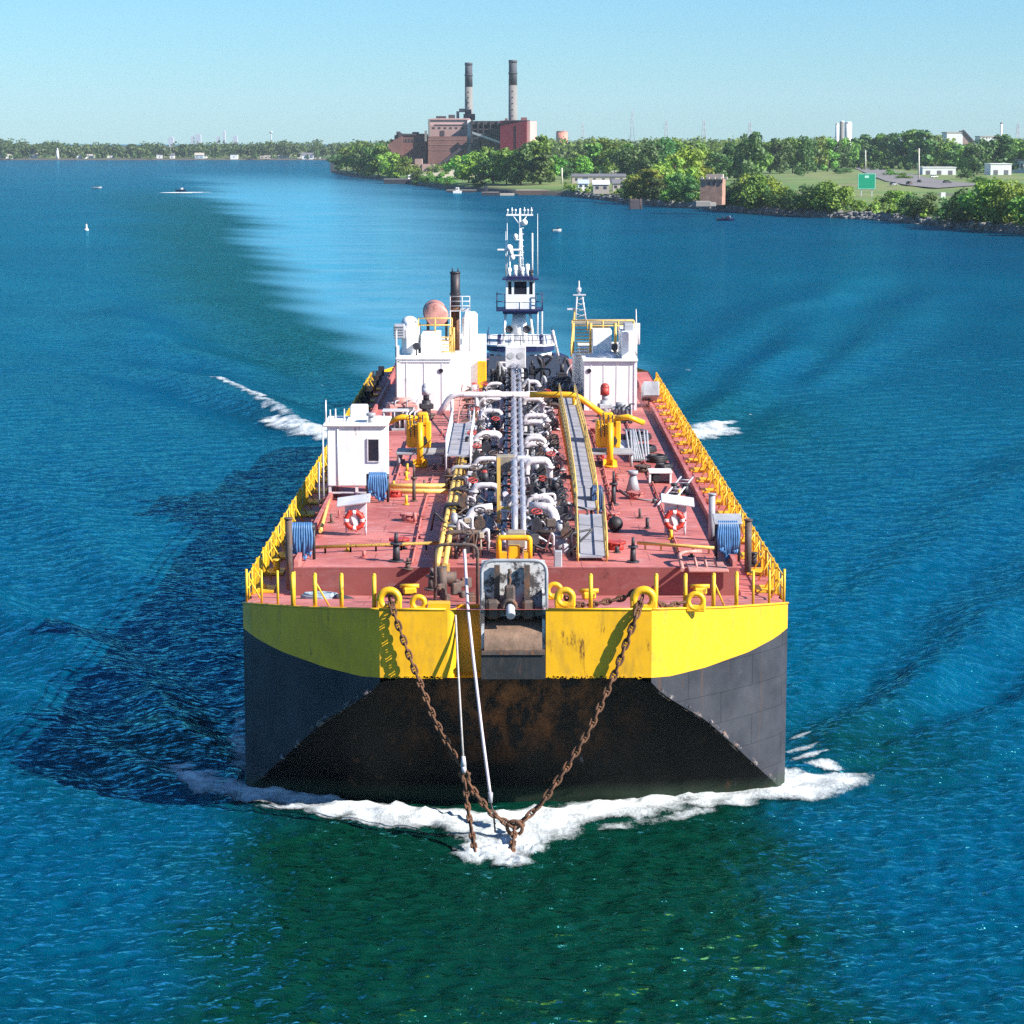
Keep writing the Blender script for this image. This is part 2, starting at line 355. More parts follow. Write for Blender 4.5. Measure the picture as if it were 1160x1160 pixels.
def water_material():
    m, t, b = nodes_of('river_water')
    pos = N(t, 'ShaderNodeNewGeometry').outputs['Position']
    at = N(t, 'ShaderNodeAttribute'); at.attribute_name = 'wake'
    sp = N(t, 'ShaderNodeSeparateColor'); t.links.new(at.outputs['Color'], sp.inputs[0])
    # broad tone drift; hull reflection and the wake trough's dark put in as green
    nb = noise(t, 0.012, 3, 0.5, vec=pos)
    col = mixc(t, ramp(t, nb, 0.35, 0.65), WATER_A, WATER_B)
    col = mixc(t, sp.outputs[2], col, WATER_G)
    k0 = N(t, 'ShaderNodeMath', operation='MULTIPLY'); k0.inputs[1].default_value = 0.9; t.links.new(sp.outputs[0], k0.inputs[0])
    col = mixc(t, k0.outputs[0], col, (0.13, 0.36, 0.50))      # fine bubbles left in the wake, and the sky it mirrors put into the colour
    # short chop: bump near by, plus a wavelet tilt of the surface that holds at any distance
    def math2(op, x, y):
        n = N(t, 'ShaderNodeMath', operation=op)
        for i, v in enumerate((x, y)):
            if isinstance(v, bpy.types.NodeSocket): t.links.new(v, n.inputs[i])
            else: n.inputs[i].default_value = v
        return n.outputs[0]
    n1 = noise(t, 1.7, 1.6, 0.45, vec=pos, stretch=(0.62, 1.25, 1)); n2 = noise(t, 4.2, 1, 0.4, vec=pos, stretch=(0.7, 1.2, 1)); n3 = noise(t, 0.30, 3, 0.5, vec=pos, stretch=(0.5, 1.4, 1))
    hgt = math2('ADD', math2('ADD', n1, math2('MULTIPLY', n2, 0.30)), math2('MULTIPLY', n3, 0.9))
    calm_s = math2('MULTIPLY', sp.outputs[0], ramp(t, noise(t, 0.06, 5, 0.7, vec=pos, stretch=(0.35, 1, 1)), 0.30, 0.58))
    rough_k = N(t, 'ShaderNodeMapRange'); rough_k.inputs[3].default_value = 1.0; rough_k.inputs[4].default_value = 0.15; t.links.new(calm_s, rough_k.inputs[0])
    bp = N(t, 'ShaderNodeBump'); bp.inputs['Distance'].default_value = 0.55
    t.links.new(rough_k.outputs[0], bp.inputs['Strength']); t.links.new(hgt, bp.inputs['Height'])
    nz = N(t, 'ShaderNodeTexNoise'); nz.inputs['Scale'].default_value = 1.5; nz.inputs['Detail'].default_value = 1.5; nz.inputs['Roughness'].default_value = 0.7
    mp = N(t, 'ShaderNodeMapping'); mp.inputs['Scale'].default_value = (0.55, 1.3, 1); t.links.new(pos, mp.inputs[0]); t.links.new(mp.outputs[0], nz.inputs['Vector'])
    v1 = N(t, 'ShaderNodeVectorMath', operation='SUBTRACT'); t.links.new(nz.outputs['Color'], v1.inputs[0]); v1.inputs[1].default_value = (.5, .5, .5)
    nz2 = N(t, 'ShaderNodeTexNoise'); nz2.inputs['Scale'].default_value = 0.14; nz2.inputs['Detail'].default_value = 3; nz2.inputs['Roughness'].default_value = 0.65
    mp2 = N(t, 'ShaderNodeMapping'); mp2.inputs['Scale'].default_value = (0.75, 0.8, 1); t.links.new(pos, mp2.inputs[0]); t.links.new(mp2.outputs[0], nz2.inputs['Vector'])
    w1 = N(t, 'ShaderNodeVectorMath', operation='SUBTRACT'); t.links.new(nz2.outputs['Color'], w1.inputs[0]); w1.inputs[1].default_value = (.5, .5, .5)
    w1b = N(t, 'ShaderNodeVectorMath', operation='SCALE'); t.links.new(w1.outputs[0], w1b.inputs[0]); w1b.inputs['Scale'].default_value = 1.7
    w2 = N(t, 'ShaderNodeVectorMath', operation='ADD'); t.links.new(v1.outputs[0], w2.inputs[0]); t.links.new(w1b.outputs[0], w2.inputs[1])
    v2 = N(t, 'ShaderNodeVectorMath', operation='MULTIPLY'); t.links.new(w2.outputs[0], v2.inputs[0]); v2.inputs[1].default_value = (WAVELET, WAVELET, 0)
    v3 = N(t, 'ShaderNodeVectorMath', operation='SCALE'); t.links.new(v2.outputs[0], v3.inputs[0]); t.links.new(rough_k.outputs[0], v3.inputs['Scale'])
    v4 = N(t, 'ShaderNodeVectorMath', operation='ADD'); t.links.new(bp.outputs[0], v4.inputs[0]); t.links.new(v3.outputs[0], v4.inputs[1])
    v5 = N(t, 'ShaderNodeVectorMath', operation='NORMALIZE'); t.links.new(v4.outputs[0], v5.inputs[0]); nrm = v5.outputs[0]
    df = N(t, 'ShaderNodeBsdfDiffuse'); t.links.new(col, df.inputs[0])
    gl = N(t, 'ShaderNodeBsdfGlossy'); gl.inputs['Color'].default_value = (*WATER_SPEC, 1); gl.inputs['Roughness'].default_value = 0.09
    t.links.new(nrm, gl.inputs['Normal'])
    fr = N(t, 'ShaderNodeFresnel'); fr.inputs['IOR'].default_value = 1.333; f1 = N(t, 'ShaderNodeVectorMath', operation='MULTIPLY'); t.links.new(w1.outputs[0], f1.inputs[0]); f1.inputs[1].default_value = (STREAK, STREAK, 0)
    f2 = N(t, 'ShaderNodeVectorMath', operation='ADD'); t.links.new(bp.outputs[0], f2.inputs[0]); t.links.new(f1.outputs[0], f2.inputs[1])
    f3 = N(t, 'ShaderNodeVectorMath', operation='NORMALIZE'); t.links.new(f2.outputs[0], f3.inputs[0]); t.links.new(f3.outputs[0], fr.inputs['Normal'])
    ms = N(t, 'ShaderNodeMixShader'); t.links.new(math2('MINIMUM', fr.outputs[0], 0.9), ms.inputs[0]); t.links.new(df.outputs[0], ms.inputs[1]); t.links.new(gl.outputs[0], ms.inputs[2])
    t.links.new(ms.outputs[0], t.nodes['Material Output'].inputs[0]); t.nodes.remove(b)
    return m
WAVELET = 0.60; STREAK = 0.80
WATER_A, WATER_B, WATER_G, WATER_SPEC = (0.000, 0.050, 0.104), (0.000, 0.066, 0.124), (0.001, 0.030, 0.018), (0.16, 0.82, 1.0)
def build_river():
    ys = []; py = 1420.0
    while py > HZ+3.2:
        ys.append(G(580, py, 0).y); py -= 1.35 if py > 420 else (1.0 if py > 260 else 0.8)
    ys += [9000, 14000, 30000]; ys = np.array(ys)
    c = np.linspace(-1, 1, 621)*0.262; c = np.concatenate([[-3, -1.2, -0.6, -0.4, -0.32, -0.285], c, [0.285, 0.32, 0.4, 0.6, 1.2, 3]])
    Y, C = np.meshgrid(ys, c, indexing='ij'); X = C*(Y+8)
    sp = np.maximum(np.gradient(ys)[:, None], np.gradient(c)[None, :]*(Y+8))
    Z = river_height(X, Y, sp)
    inside = (np.abs(X) < 11.6) & (Y > 95) & (Y < 206); Z = np.where(inside, np.minimum(Z, 0.0), Z)
    calm, chop = wake_masks(X, Y)
    g = (1-sstep(np.abs(X-0.1)+0.8*np.sin(Y*0.7)+0.5*np.sin(X*1.3+Y*0.4), 8, 15))*(1-sstep(Y, 96, 108))  # dark green of the hull's reflection put into the water colour
    g = np.maximum(g, 0.45*(1-sstep(Y, 62, 88)))
    g = np.maximum(g, 0.8*np.exp(-((np.abs(X)-16)/5)**2)*np.exp(-((Y-104)/9)**2))
    g = np.maximum(g, 0.85*chop); g = np.maximum(g, 0.6*np.exp(-((X-22)/9)**2-((Y-232)/30)**2)); g = np.maximum(g, 0.5*np.exp(-((X+22)/8)**2-((Y-245)/24)**2))  # dark reflection in the wake trough put in as green too
    n, k = Y.shape; idx = np.arange(n*k).reshape(n, k)
    quads = np.stack([idx[:-1, :-1], idx[:-1, 1:], idx[1:, 1:], idx[1:, :-1]], -1).reshape(-1, 4)
    me = bpy.data.meshes.new('river'); me.vertices.add(n*k); me.vertices.foreach_set('co', np.stack([X, Y, Z], -1).astype(np.float32).ravel())
    me.loops.add(quads.size); me.loops.foreach_set('vertex_index', quads.astype(np.int32).ravel())
    me.polygons.add(len(quads)); me.polygons.foreach_set('loop_start', np.arange(0, quads.size, 4, dtype=np.int32)); me.polygons.foreach_set('loop_total', np.full(len(quads), 4, np.int32))
    me.polygons.foreach_set('use_smooth', np.ones(len(quads), bool)); me.update(calc_edges=True); me.validate()
    at = me.attributes.new('wake', 'FLOAT_COLOR', 'POINT')
    at.data.foreach_set('color', np.stack([calm, chop, g, np.ones_like(g)], -1).astype(np.float32).ravel())
    me.materials.append(water_material()); o = bpy.data.objects.new('river', me); COL.objects.link(o); o['kind'] = 'structure'
build_river()

# ------------------------------------------------------------ white water
def foam_material():
    m, t, b = nodes_of('white_water')
    b.inputs['Base Color'].default_value = (0.72, 0.78, 0.80, 1); b.inputs['Roughness'].default_value = 0.7
    at = N(t, 'ShaderNodeAttribute'); at.attribute_name = 'thick'
    n = noise(t, 3.6, 9, 0.85, stretch=(1, 0.7, 1)); a = N(t, 'ShaderNodeMath', operation='ADD'); t.links.new(n, a.inputs[0]); t.links.new(at.outputs['Fac'], a.inputs[1])
    tr = N(t, 'ShaderNodeBsdfTransparent'); ms = N(t, 'ShaderNodeMixShader')
    t.links.new(ramp(t, a.outputs[0], 0.76, 1.22), ms.inputs[0]); t.links.new(tr.outputs[0], ms.inputs[1]); t.links.new(b.outputs[0], ms.inputs[2])
    t.links.new(ms.outputs[0], t.nodes['Material Output'].inputs[0])
    bp = N(t, 'ShaderNodeBump'); bp.inputs['Strength'].default_value = 0.6; bp.inputs['Distance'].default_value = 0.12
    t.links.new(noise(t, 4, 5, 0.7), bp.inputs['Height']); t.links.new(bp.outputs[0], b.inputs['Normal']); return m
FOAM = foam_material()
from mathutils import noise as mn
class Foam:
    def __init__(s): s.mb = MB(); s.t = []
    def strip(s, path, hh, up, dens=0.25, cols=18, base=0.03, thick=0.75):
        """path: (px, py, half width in px); a lumpy ridge of white water along it."""
        P = [(G(x, y, 0), w*G(x, y, 0).y**2/(F_PX*CH)) for x, y, w in path]
        n = max(8, int(sum((P[i+1][0]-P[i][0]).length for i in range(len(P)-1))/dens))
        C = resample([p for p, _ in P], n); L0 = [0]
        for i in range(1, len(P)): L0.append(L0[-1]+(P[i][0]-P[i-1][0]).length)
        rows = []
        for i, c in enumerate(C):
            w = float(np.interp(L0[-1]*i/(n-1), L0, [q for _, q in P])); d = (C[min(i+1, n-1)]-C[max(i-1, 0)]).normalized(); nn = Vector((-d.y, d.x, 0))
            wob = mn.noise(Vector((c.x*0.5, c.y*0.5, 3)))*0.5*w; row = []
            for j in range(cols):
                u = -1+2*j/(cols-1); p = c+nn*(u*w*(1+0.35*mn.noise(Vector((c.x*0.9, c.y*0.9, u*0.8))))+wob)
                q = Vector((p.x*1.3, p.y*1.1, 0)); lump = 0.55+0.7*mn.noise(q)+0.45*mn.noise(q*2.7)
                prof = max(0, 1-u*u)**0.7; endf = min(1, i/6, (n-1-i)/6)
                row.append((p.x, p.y, base+hh*prof*max(0.05, lump)*endf)); s.t.append(thick*prof*(0.35+0.65*endf)+up*mn.noise(q*0.6))
            rows.append(row)
        s.mb.grid(rows, True, flip=True)
    def patch(s, px, py, rx, ry, hh, thick=0.8, n=22, m=34, base=0.03):
        c = G(px, py, 0); kx = c.y/F_PX; ky = c.y**2/(F_PX*CH); rows = []
        for i in range(n):
            rr = i/(n-1); row = []
            for j in range(m):
                a = 2*math.pi*(j % (m-1))/(m-1); e = 1+0.35*mn.noise(Vector((math.cos(a)*1.4+px, math.sin(a)*1.4, 1)))+0.2*mn.noise(Vector((math.cos(a)*4, math.sin(a)*4+px, 5)))
                p = Vector((c.x+math.cos(a)*rx*kx*rr*e, c.y+math.sin(a)*ry*ky*rr*e, 0)); q = Vector((p.x*1.8, p.y*1.3, 2))
                row.append((p.x, p.y, base+hh*(1-rr*rr)*max(0.05, 0.5+0.8*mn.noise(q)+0.5*mn.noise(q*3)))); s.t.append(thick*(1-rr**1.6)+0.1*mn.noise(q))
            rows.append(row)
        s.mb.grid(rows, True, flip=True)
    def build(s, name):
        A = np.array(s.mb.v); A[:, 2] += river_height(A[:, 0], A[:, 1], np.full(len(A), .3)).clip(-.05, None)+.03; s.mb.v = [tuple(q) for q in A]   # foam rides on the waves
        o = s.mb.build(name, FOAM); o['kind'] = 'stuff'; at = o.data.attributes.new('thick', 'FLOAT', 'POINT'); at.data.foreach_set('value', np.array(s.t, np.float32)); return o
fo = Foam()
fo.strip([(186,874,3),(215,884,7),(245,893,10),(300,903,11),(400,918,12),(470,929,13),(540,936,16),(590,935,18),(640,929,17),(720,917,15),(800,905,14),(880,895,14),(930,889,14),(965,885,11),(990,880,4)], 0.16, 0.26, thick=0.60)
fo.strip([(255,894,5),(300,899,6),(400,913,7),(470,923,8),(540,929,9),(590,929,10),(640,923,9),(720,911,9),(800,899,8),(880,890,8),(930,885,7),(960,883,4)], 0.24, 0.16, thick=0.75)
fo.strip([(500,940,9),(560,947,16),(610,943,15),(660,931,8)], 0.2, 0.2, thick=0.6)
fo.patch(566, 962, 60, 26, 0.2, 0.78); fo.patch(598, 957, 34, 22, 0.25, 0.75); fo.patch(543, 968, 36, 17, 0.2, 0.72); fo.patch(580, 978, 32, 12, 0.12, 0.66)
for x, y, rx, ry in [(935,872,32,5),(950,880,30,5),(895,880,22,6),(930,862,16,2),(168,868,22,3),(205,872,30,5),(235,880,26,5),(700,925,60,7),(820,912,60,6),(420,930,60,6),(330,915,50,5)]:
    fo.patch(x, y, rx, ry, 0.08, 0.62)
fo.strip([(893,869,2),(915,864,3.5),(942,857,1)], .06, .3, thick=.9); fo.strip([(893,853,1.5),(908,849,3),(926,843,1)], .06, .3, thick=.85); fo.strip([(893,838,1.2),(905,834,2.4),(918,829,.8)], .06, .3, thick=.8); fo.strip([(274,888,5),(271,850,4),(270,800,2.5)], .1, .3, thick=.42)
fo.strip([(870,905,4),(920,905,6),(965,897,4)], .08, .3, thick=.45); fo.strip([(640,945,5),(740,930,6),(830,915,4)], .08, .3, thick=.42); fo.strip([(330,918,4),(420,932,6),(500,948,5)], .08, .3, thick=.42)
fo.build('bow_wave_foam')
fo = Foam()
fo.strip([(302,473,1),(322,481,3),(345,489,4),(372,496,4.5),(395,500,4)], 0.25, 0.2, dens=0.4, thick=0.6)
fo.strip([(770,500,3),(790,494,5),(812,489,4),(835,484,1.5)], 0.25, 0.2, dens=0.4, thick=0.6); fo.strip([(775,487,3),(800,486,2.5),(832,476,1)], 0.2, 0.2, dens=0.4, thick=0.6)
for x, y, rx, ry in [(275,446,8,1.2),(252,437,5,1),(286,452,6,1.2),(780,422,9,1),(850,470,4,.8),(365,437,3,.8),(805,492,20,5),(788,504,14,3),(340,492,26,5)]:
    fo.patch(x, y, rx, ry, 0.08, 0.38, n=8, m=16)
fo.strip([(240,432,.6),(275,446,1),(303,462,1.2),(330,478,1.5)], .12, .35, dens=.5, thick=.42);
fo.build('quarter_wave_foam')

# ------------------------------------------------------------ the barge
ZT = 8.8; ZS = 7.75; YF = 91.0; YC = 97.0; XC = 11.32; YT = 100.0; YE = 206.0; CX = 0.14
BO = Vector((CX, YF, 0))
barge = thing('tank_barge', 'huge tank barge with yellow bow band, black hull and worn red deck', 'barge', BO)
def T(px, py, z=ZT): return G(px, py, z)
# right half of the deck outline from the flat front to the corner, measured at the sheer
half = []
for i in range(17):
    t = i/16; x = lerp(5.30, XC, t); y = YF+(YC-YF)*(0.80*t+0.20*t*t*t)
    if t > 0.94: y += 0.25*(t-0.94)/0.06
    D = y*CT; px = 580+F_PX*(x+CX)/(y*CT+(CH-8)*ST); ytop = interp(t, [0, 0.5, 1], [690, 688, 683])
    ybot = interp(px, [735, 760, 800, 850, 880, 893], [768, 766, 756, 738, 722, 711])
    ykn = interp(px, [735, 752, 803, 841, 886, 893], [769.5, 787, 817, 851, 891, 896])
    half.append((x, y, V(px, ytop, y).z, V(px, ybot, y).z, max(0.0, V(px, ykn, y).z)))
ZF = half[0][2]; ZB = half[0][3]
def mirrored(fn):
    for sgn in (1, -1): fn(sgn)
S = lambda sgn, x: CX+sgn*x
# black hull: bow cheeks, rake, long sides, stern
h = MB()
for sgn in (1, -1):
    rows = [[(S(sgn, x), y, lerp(zb, zk, k/3)) for (x, y, zt_, zb, zk) in half] for k in range(4)]
    h.grid(rows, False, flip=(sgn > 0))
    xs = [0, 1.5, 3, 4.3]; top = [(x, YF, ZB) for x in xs]+[(x, y, zk) for (x, y, a, b_, zk) in half]
    bot = [(x, interp(x, [0, 5.3, 8.5, XC], [95.2, 95.9, 96.6, 97.35]), -1.2) for (x, _, _) in top]
    rr = []
    for k in range(9):
        t = k/8; rr.append([(S(sgn, lerp(a[0], b_[0], t)), lerp(a[1], b_[1], t)+0.5*math.sin(math.pi*t)*(a[2]/6), lerp(a[2], b_[2], t)) for a, b_ in zip(top, bot)])
    h.m = 1; h.grid(rr, True, flip=(sgn > 0)); h.m = 0
    zb = half[-1][3]
    sides = [[(S(sgn, XC), y, z) for y in (half[-1][1], 120, 150, 180, 200)]+[(S(sgn, XC-1.5), YE, z)] for z in (zb, 3, -1.2)]
    h.grid(sides, False, flip=(sgn > 0))
h.add([(S(1, XC-1.5), YE, -1.2), (S(-1, XC-1.5), YE, -1.2), (S(-1, XC-1.5), YE, ZS), (S(1, XC-1.5), YE, ZS)], [(0, 1, 2, 3)])
hull = h.build('hull', [HULL, RAKE], barge)
def scuff_material():
    m, t, b = nodes_of('scuffed_knuckle'); n = noise(t, 1.6, 8, .8); tr_ = N(t, 'ShaderNodeBsdfTransparent'); ms = N(t, 'ShaderNodeMixShader'); t.links.new(ramp(t, n, .53, .60), ms.inputs[0]); t.links.new(tr_.outputs[0], ms.inputs[1]); t.links.new(b.outputs[0], ms.inputs[2]); t.links.new(ms.outputs[0], t.nodes['Material Output'].inputs[0])
    t.links.new(mixc(t, ramp(t, noise(t, 4, 4), .4, .6), (.30, .30, .32), (.20, .11, .07)), b.inputs['Base Color']); b.inputs['Roughness'].default_value = .8; return m
SCUFF = scuff_material()
for sgn in (1, -1):
    m = MB(); m.tube([(S(sgn, x), y-.02, zk+.06) for (x, y, a, b_, zk) in half[1:]], .13, 6); m.build('knuckle_plate', SCUFF, barge)
# yellow band
yb = MB()
for sgn in (1, -1):
    rows = [[(S(sgn, x), y, lerp(a, b_, k/4)) for (x, y, a, b_, zk) in half] for k in range(5)]
    yb.grid(rows, False, flip=(sgn > 0))
    z1, z0 = half[-1][2], half[-1][3]
    yb.grid([[(S(sgn, XC), y, z) for y in (half[-1][1], 140, 200)]+[(S(sgn, XC-1.5), YE, z)] for z in (ZS, z0)], False, flip=(sgn > 0))
NX0, NX1 = -1.20, 1.30                 # towing notch, photograph x 545..618
RX0 = -2.27                            # recess left of it, x 515
yb.add([(NX1+.02, YF, ZB), (S(1, 5.30), YF, ZB), (S(1, 5.30), YF, ZF), (NX1+.02, YF, ZF)], [(0, 1, 2, 3)])
yb.add([(S(-1, 5.30), YF, ZB), (RX0-.25, YF, ZB), (RX0-.25, YF, ZF), (S(-1, 5.30), YF, ZF)], [(0, 1, 2, 3)])
rnd = [(RX0-.25+.35*math.sin(a), YF+.35*(1-math.cos(a))) for a in [math.pi/2*i/5 for i in range(6)]]+[(RX0+.1, YF+1.0)]
yb.grid([[(x, y, z) for x, y in rnd] for z in (ZF, ZB)], True, flip=True)
yb.add([(RX0+.1, YF+1.0, ZB), (NX0, YF+1.0, ZB), (NX0, YF+1.0, ZF), (RX0+.1, YF+1.0, ZF)], [(0, 1, 2, 3)])
yb.add([(RX0-.3, YF, ZB), (RX0-.3, YF+1.05, ZB), (NX0, YF+1.05, ZB), (NX0, YF, ZB)], [(0, 1, 2, 3)])
# rolled deck edge on the bow
for sgn in (1, -1):
    yb.tube([(S(sgn, x), y, a) for (x, y, a, b_, zk) in half], 0.05, 6)
yb.tube([(NX1+.1, YF, ZF), (S(1, 5.3), YF, ZF)], 0.05, 6); yb.tube([(RX0-.3, YF, ZF), (S(-1, 5.3), YF, ZF)], 0.05, 6)
# crusty scalloped weld drips along the lower edge
for i in range(70):
    x = random.choice([random.uniform(1.4, 5.2), random.uniform(-5.0, -2.6)]); yb.box((x, YF-.012, ZB+random.uniform(.0, .05)), (random.uniform(.03, .12), .03, random.uniform(.04, .12)))
yb.build('bow_band', YEL, barge)
# foredeck with sheer, side decks
d = MB()
rows = []
full = [(S(-1, x), y, a) for (x, y, a, *_r) in half[::-1]]+[(S(1, x), y, a) for (x, y, a, *_r) in half]
rows.append([(x, y, z-.02) for x, y, z in full])
rows.append([(x*0.98, min(YT+.2, y+(YT-y)*0.55), lerp(z, ZS, .6)) for x, y, z in full]); rows.append([(x, YT+.2, ZS-.1) for x, y, z in full])
d.grid(rows, False)
d.bx(S(-1, XC)+.02, S(-1, 9.5), YT+.2, 200, ZS-.2, ZS-.05); d.bx(S(1, 9.5), S(1, XC)-.02, YT+.2, 200, ZS-.2, ZS-.05)
d.build('foredeck', DECK, barge)
tr = MB(); tr.bx(S(-1, 9.45), S(1, 9.45), YT, 200, 1, ZT)
tr.build('trunk_deck', DECK, barge)
cm = MB()                               # low spill coaming round the trunk
for sgn in (1, -1): cm.bx(min(S(sgn, 9.45), S(sgn, 9.28)), max(S(sgn, 9.45), S(sgn, 9.28)), YT+.2, 198, ZT+.002, ZT+.36)
cm.bx(S(-1, 9.45), S(1, 9.45), YT+.003, YT+.16, ZT+.002, ZT+.09)
for sgn in (1, -1):
    for k in range(40): cm.box((S(sgn, 9.56), YT+2+k*2.4, ZT+.1), (.18, .05, .42))
cm.build('spill_coaming', DECK, barge)

# notch: chafe block, roller, back plate, towing pin, hoops
nb = MB(); nb.bx(NX0, NX1, YF-.35, YF+1.6, ZB+.02, ZB+1.05)
nb.build('chafe_plate', paint('dark_grey_plate', (.016, .020, .025), .8, var=.4, rust=.15, dirt=.3, scale=1.5), barge)
m = MB(); m.bx(NX0+.02, NX1-.02, YF-.42, YF+.3, ZB+1.0, ZB+1.13); m.build('chafe_ledge', RUSTD, barge)
zr = V(580, 722, YF-.1).z
ro = MB(); za, zb_ = V(580, 699, YF+1.3).z, V(580, 737, YF-.3).z; ro.grid([[(x, YF+1.35-1.65*math.sin(R(90*k/9)), zb_+(za-zb_)*math.cos(R(90*k/9))) for x in np.linspace(NX0+.125, NX1-.125, 9)] for k in range(10)], True, flip=True)
ro.build('towing_roller', paint('chafed_steel', (.24, .15, .10), .75, var=.4, rust=.35, rustc=(.10, .05, .03), dirt=.7, scale=2.6, streak=(3, 3, .3), bump=.3), barge)
bp_ = MB(); bp_.bx(NX0, NX1, YF+1.5, YF+1.7, ZB+1, ZF+1.65)
bp_.bx(NX0, NX0+.12, YF+.1, YF+1.5, ZB+1, ZF+.5); bp_.bx(NX1-.12, NX1, YF+.1, YF+1.5, ZB+1, ZF+.5)
bp_.build('notch_plate', PATCHY, barge)
tp = MB()
for px in (563, 597):
    x = V(px, 660, YF+1.3).x; tp.bx(x-.11, x+.11, YF+1.2, YF+1.42, ZB+1, ZF+1.5)
x = V(577, 690, YF+.4).x; z = V(577, 690, YF+.4).z
tp.cyl((x, YF+1.4, z+.35), (x, YF+.3, z+.15), .24, n=14); tp.torus((x, YF+.26, z+.14), .25, .08, (0, 1, .2), 18, 8); tp.box((x+.02, YF+.55, z+.55), (.42, .3, .75), 0, .08)
for px, w_ in ((558, .52), (598, .5)): q = V(px, 692, YF+.35); tp.box((q.x, YF+.5, q.z+.05), (w_, .5, .75), .1, .1)
tp.tube([(x+.03*math.sin(q*2), YF+1.0, z+.6+q*.11) for q in range(9)], .075, 6)
m = MB(); m.cyl((x+.03, YF+.45, z+.2), (x+.06, YF-.12, z-.18), .19, .17, n=16); m.build('hawser_end', LGREY, barge)
tp.build('towing_pin', RUSTD, barge)
def hoop(name, px0, px1, pyb, pyt, Y, r, mat, rad=.3, leg=None):
    a = V(px0, pyb, Y); b_ = V(px1, leg or pyb, Y); t0 = V(px0, pyt, Y); t1 = V(px1, pyt, Y)
    m = MB(); m.tube(fillet([a, t0, t1, b_], rad, 5), r, 8); return m.build(name, mat, barge)
hoop('guard_hoop', 545.5, 619, 712, 635, YF+.2, .075, GREY, .5)
hoop('guard_hoop', 493, 541, 690, 617, YF+3.5, .07, RUSTD, .35, 690)
hoop('chain_guard', 565, 600, 634, 609, YT+.6, .12, YEL, .12)
m = MB(); a = V(565, 632, YT+.6); b_ = V(600, 632, YT+.6); m.bx(a.x, a.x+.35, YT+.5, YT+1.1, ZT, a.z+.25); m.bx(b_.x-.25, b_.x, YT+.5, YT+1.1, ZT, a.z+.25); m.box(((a.x+b_.x)/2, YT+.9, ZT+.45), (.5, .4, .9), 0, .04)
m.build('chain_guard_base', YEL, barge)

# bow posts, fairleads
def zbow(x):
    ax = abs(x-CX); return (YF, ZF) if ax < 5.3 else (interp(ax, [q[0] for q in half], [q[1] for q in half]), interp(ax, [q[0] for q in half], [q[2] for q in half]))
for px in (332, 357, 387, 424, 669, 743, 776, 808, 834):
    x = V(px, 688, YF+ (1 if px < 400 or px > 760 else .3)).x; y, z = zbow(x); y += .3
    x = V(px, 690, y).x
    m = MB(); m.cyl((x, y, z-.05), (x, y, z+1.28), .085, n=10); m.sph((x, y, z+1.28), .085, 10, 4)
    if px in (357, 808): m.tube([(x+.05, y+.1, z+.9), (x+.55, y+.8, z-.25)], .04, 6)
    m.build('bow_post', YELR, barge)
def fairlead(px, py, R_, r_, dy=.25):
    c = V(px, py, YF+dy); m = MB(); m.torus(c, R_, r_, (0, 1, 0), 24, 10, up=(0, 0, 1))
    m.box((c.x, c.y, c.z-R_*.95), (R_*2+r_*1.4, r_*1.6, R_*.9), 0, .04); m.box((c.x-R_, c.y, c.z-R_*.6), (r_*1.7, r_*1.8, R_*1.2), 0, .05); m.box((c.x+R_, c.y, c.z-R_*.6), (r_*1.7, r_*1.8, R_*1.2), 0, .05)
    return m.build('chain_fairlead', YEL, barge)
fairlead(441, 679, .36, .15); fairlead(729, 679, .38, .16); fairlead(640, 677, .30, .13); fairlead(628, 669, .26, .10, 1.6)
fairlead(788, 681, .30, .11, 1.2); fairlead(474, 683, .24, .11)
m = MB(); m.bx(RX0-1.0, RX0-.15, YF+.1, YF+.7, ZF-.05, ZF+.2); m.build('fairlead_pad', YEL, barge)

# side railings: bulwark posts, two rails, braces
def side_rail(sgn):
    m = MB(); pts = [(x-.15, y+.15, z) for (x, y, z, *_q) in half[10::2]]+[(XC-.12, y, ZS) for y in np.arange(98.6, 188, 1.15)]
    px_ = [Vector((S(sgn, x), y, z)) for x, y, z in pts]
    for i, p in enumerate(px_):
        tall = 1.15+(.25 if i < 4 else 0); m.cyl(p, p+Vector((0, 0, tall)), .055 if i < 4 else .042, n=6)
        if i % 2 == 0 and i >= 4: m.tube([p+Vector((0, 0, .95)), p+Vector((-sgn*.5, 0, 0))], .04, 5)
    for hh in (.58, 1.12): m.tube([p+Vector((0, 0, hh)) for p in px_[3:]], .038, 6)
    # stouter frames along the side every few metres
    for k, y in enumerate(np.arange(101, 186, 4.2)):
        x = S(sgn, XC-.15); m.box((x, y, ZS+.62), (.10, 1.5, .10)); m.box((x, y-.75, ZS+.6), (.12, .12, 1.3)); m.box((x, y+.75, ZS+.6), (.12, .12, 1.3))
        m.box((x-sgn*.45, y, ZS+.03), (.75, 1.3, .1))
    m.build('side_railing', YELR, barge)
side_rail(1); side_rail(-1)
for sgn in (-1,):                       # raised bulwark abreast of the houses
    m = MB(); x = S(sgn, XC-.05)
    poly = [(x, 160, ZS), (x, 190, ZS), (x, 190, ZS+1.0), (x, 165, ZS+1.0), (x, 160, ZS+.5)]
    m.prism(poly, (-sgn*.14, 0, 0)); [m.box((x-sgn*.35, y, ZS+.4), (.5, .1, .8)) for y in range(160, 200, 4)]
    m.build('side_bulwark', YEL if sgn > 0 else DARK, barge)
m = MB(); c = V(737, 444, 163); m.box((c.x, 163.5, c.z), (1.1, 2.6, 1.0), 0, .05, rx=R(-14)); m.build('deck_locker', GREY, barge)

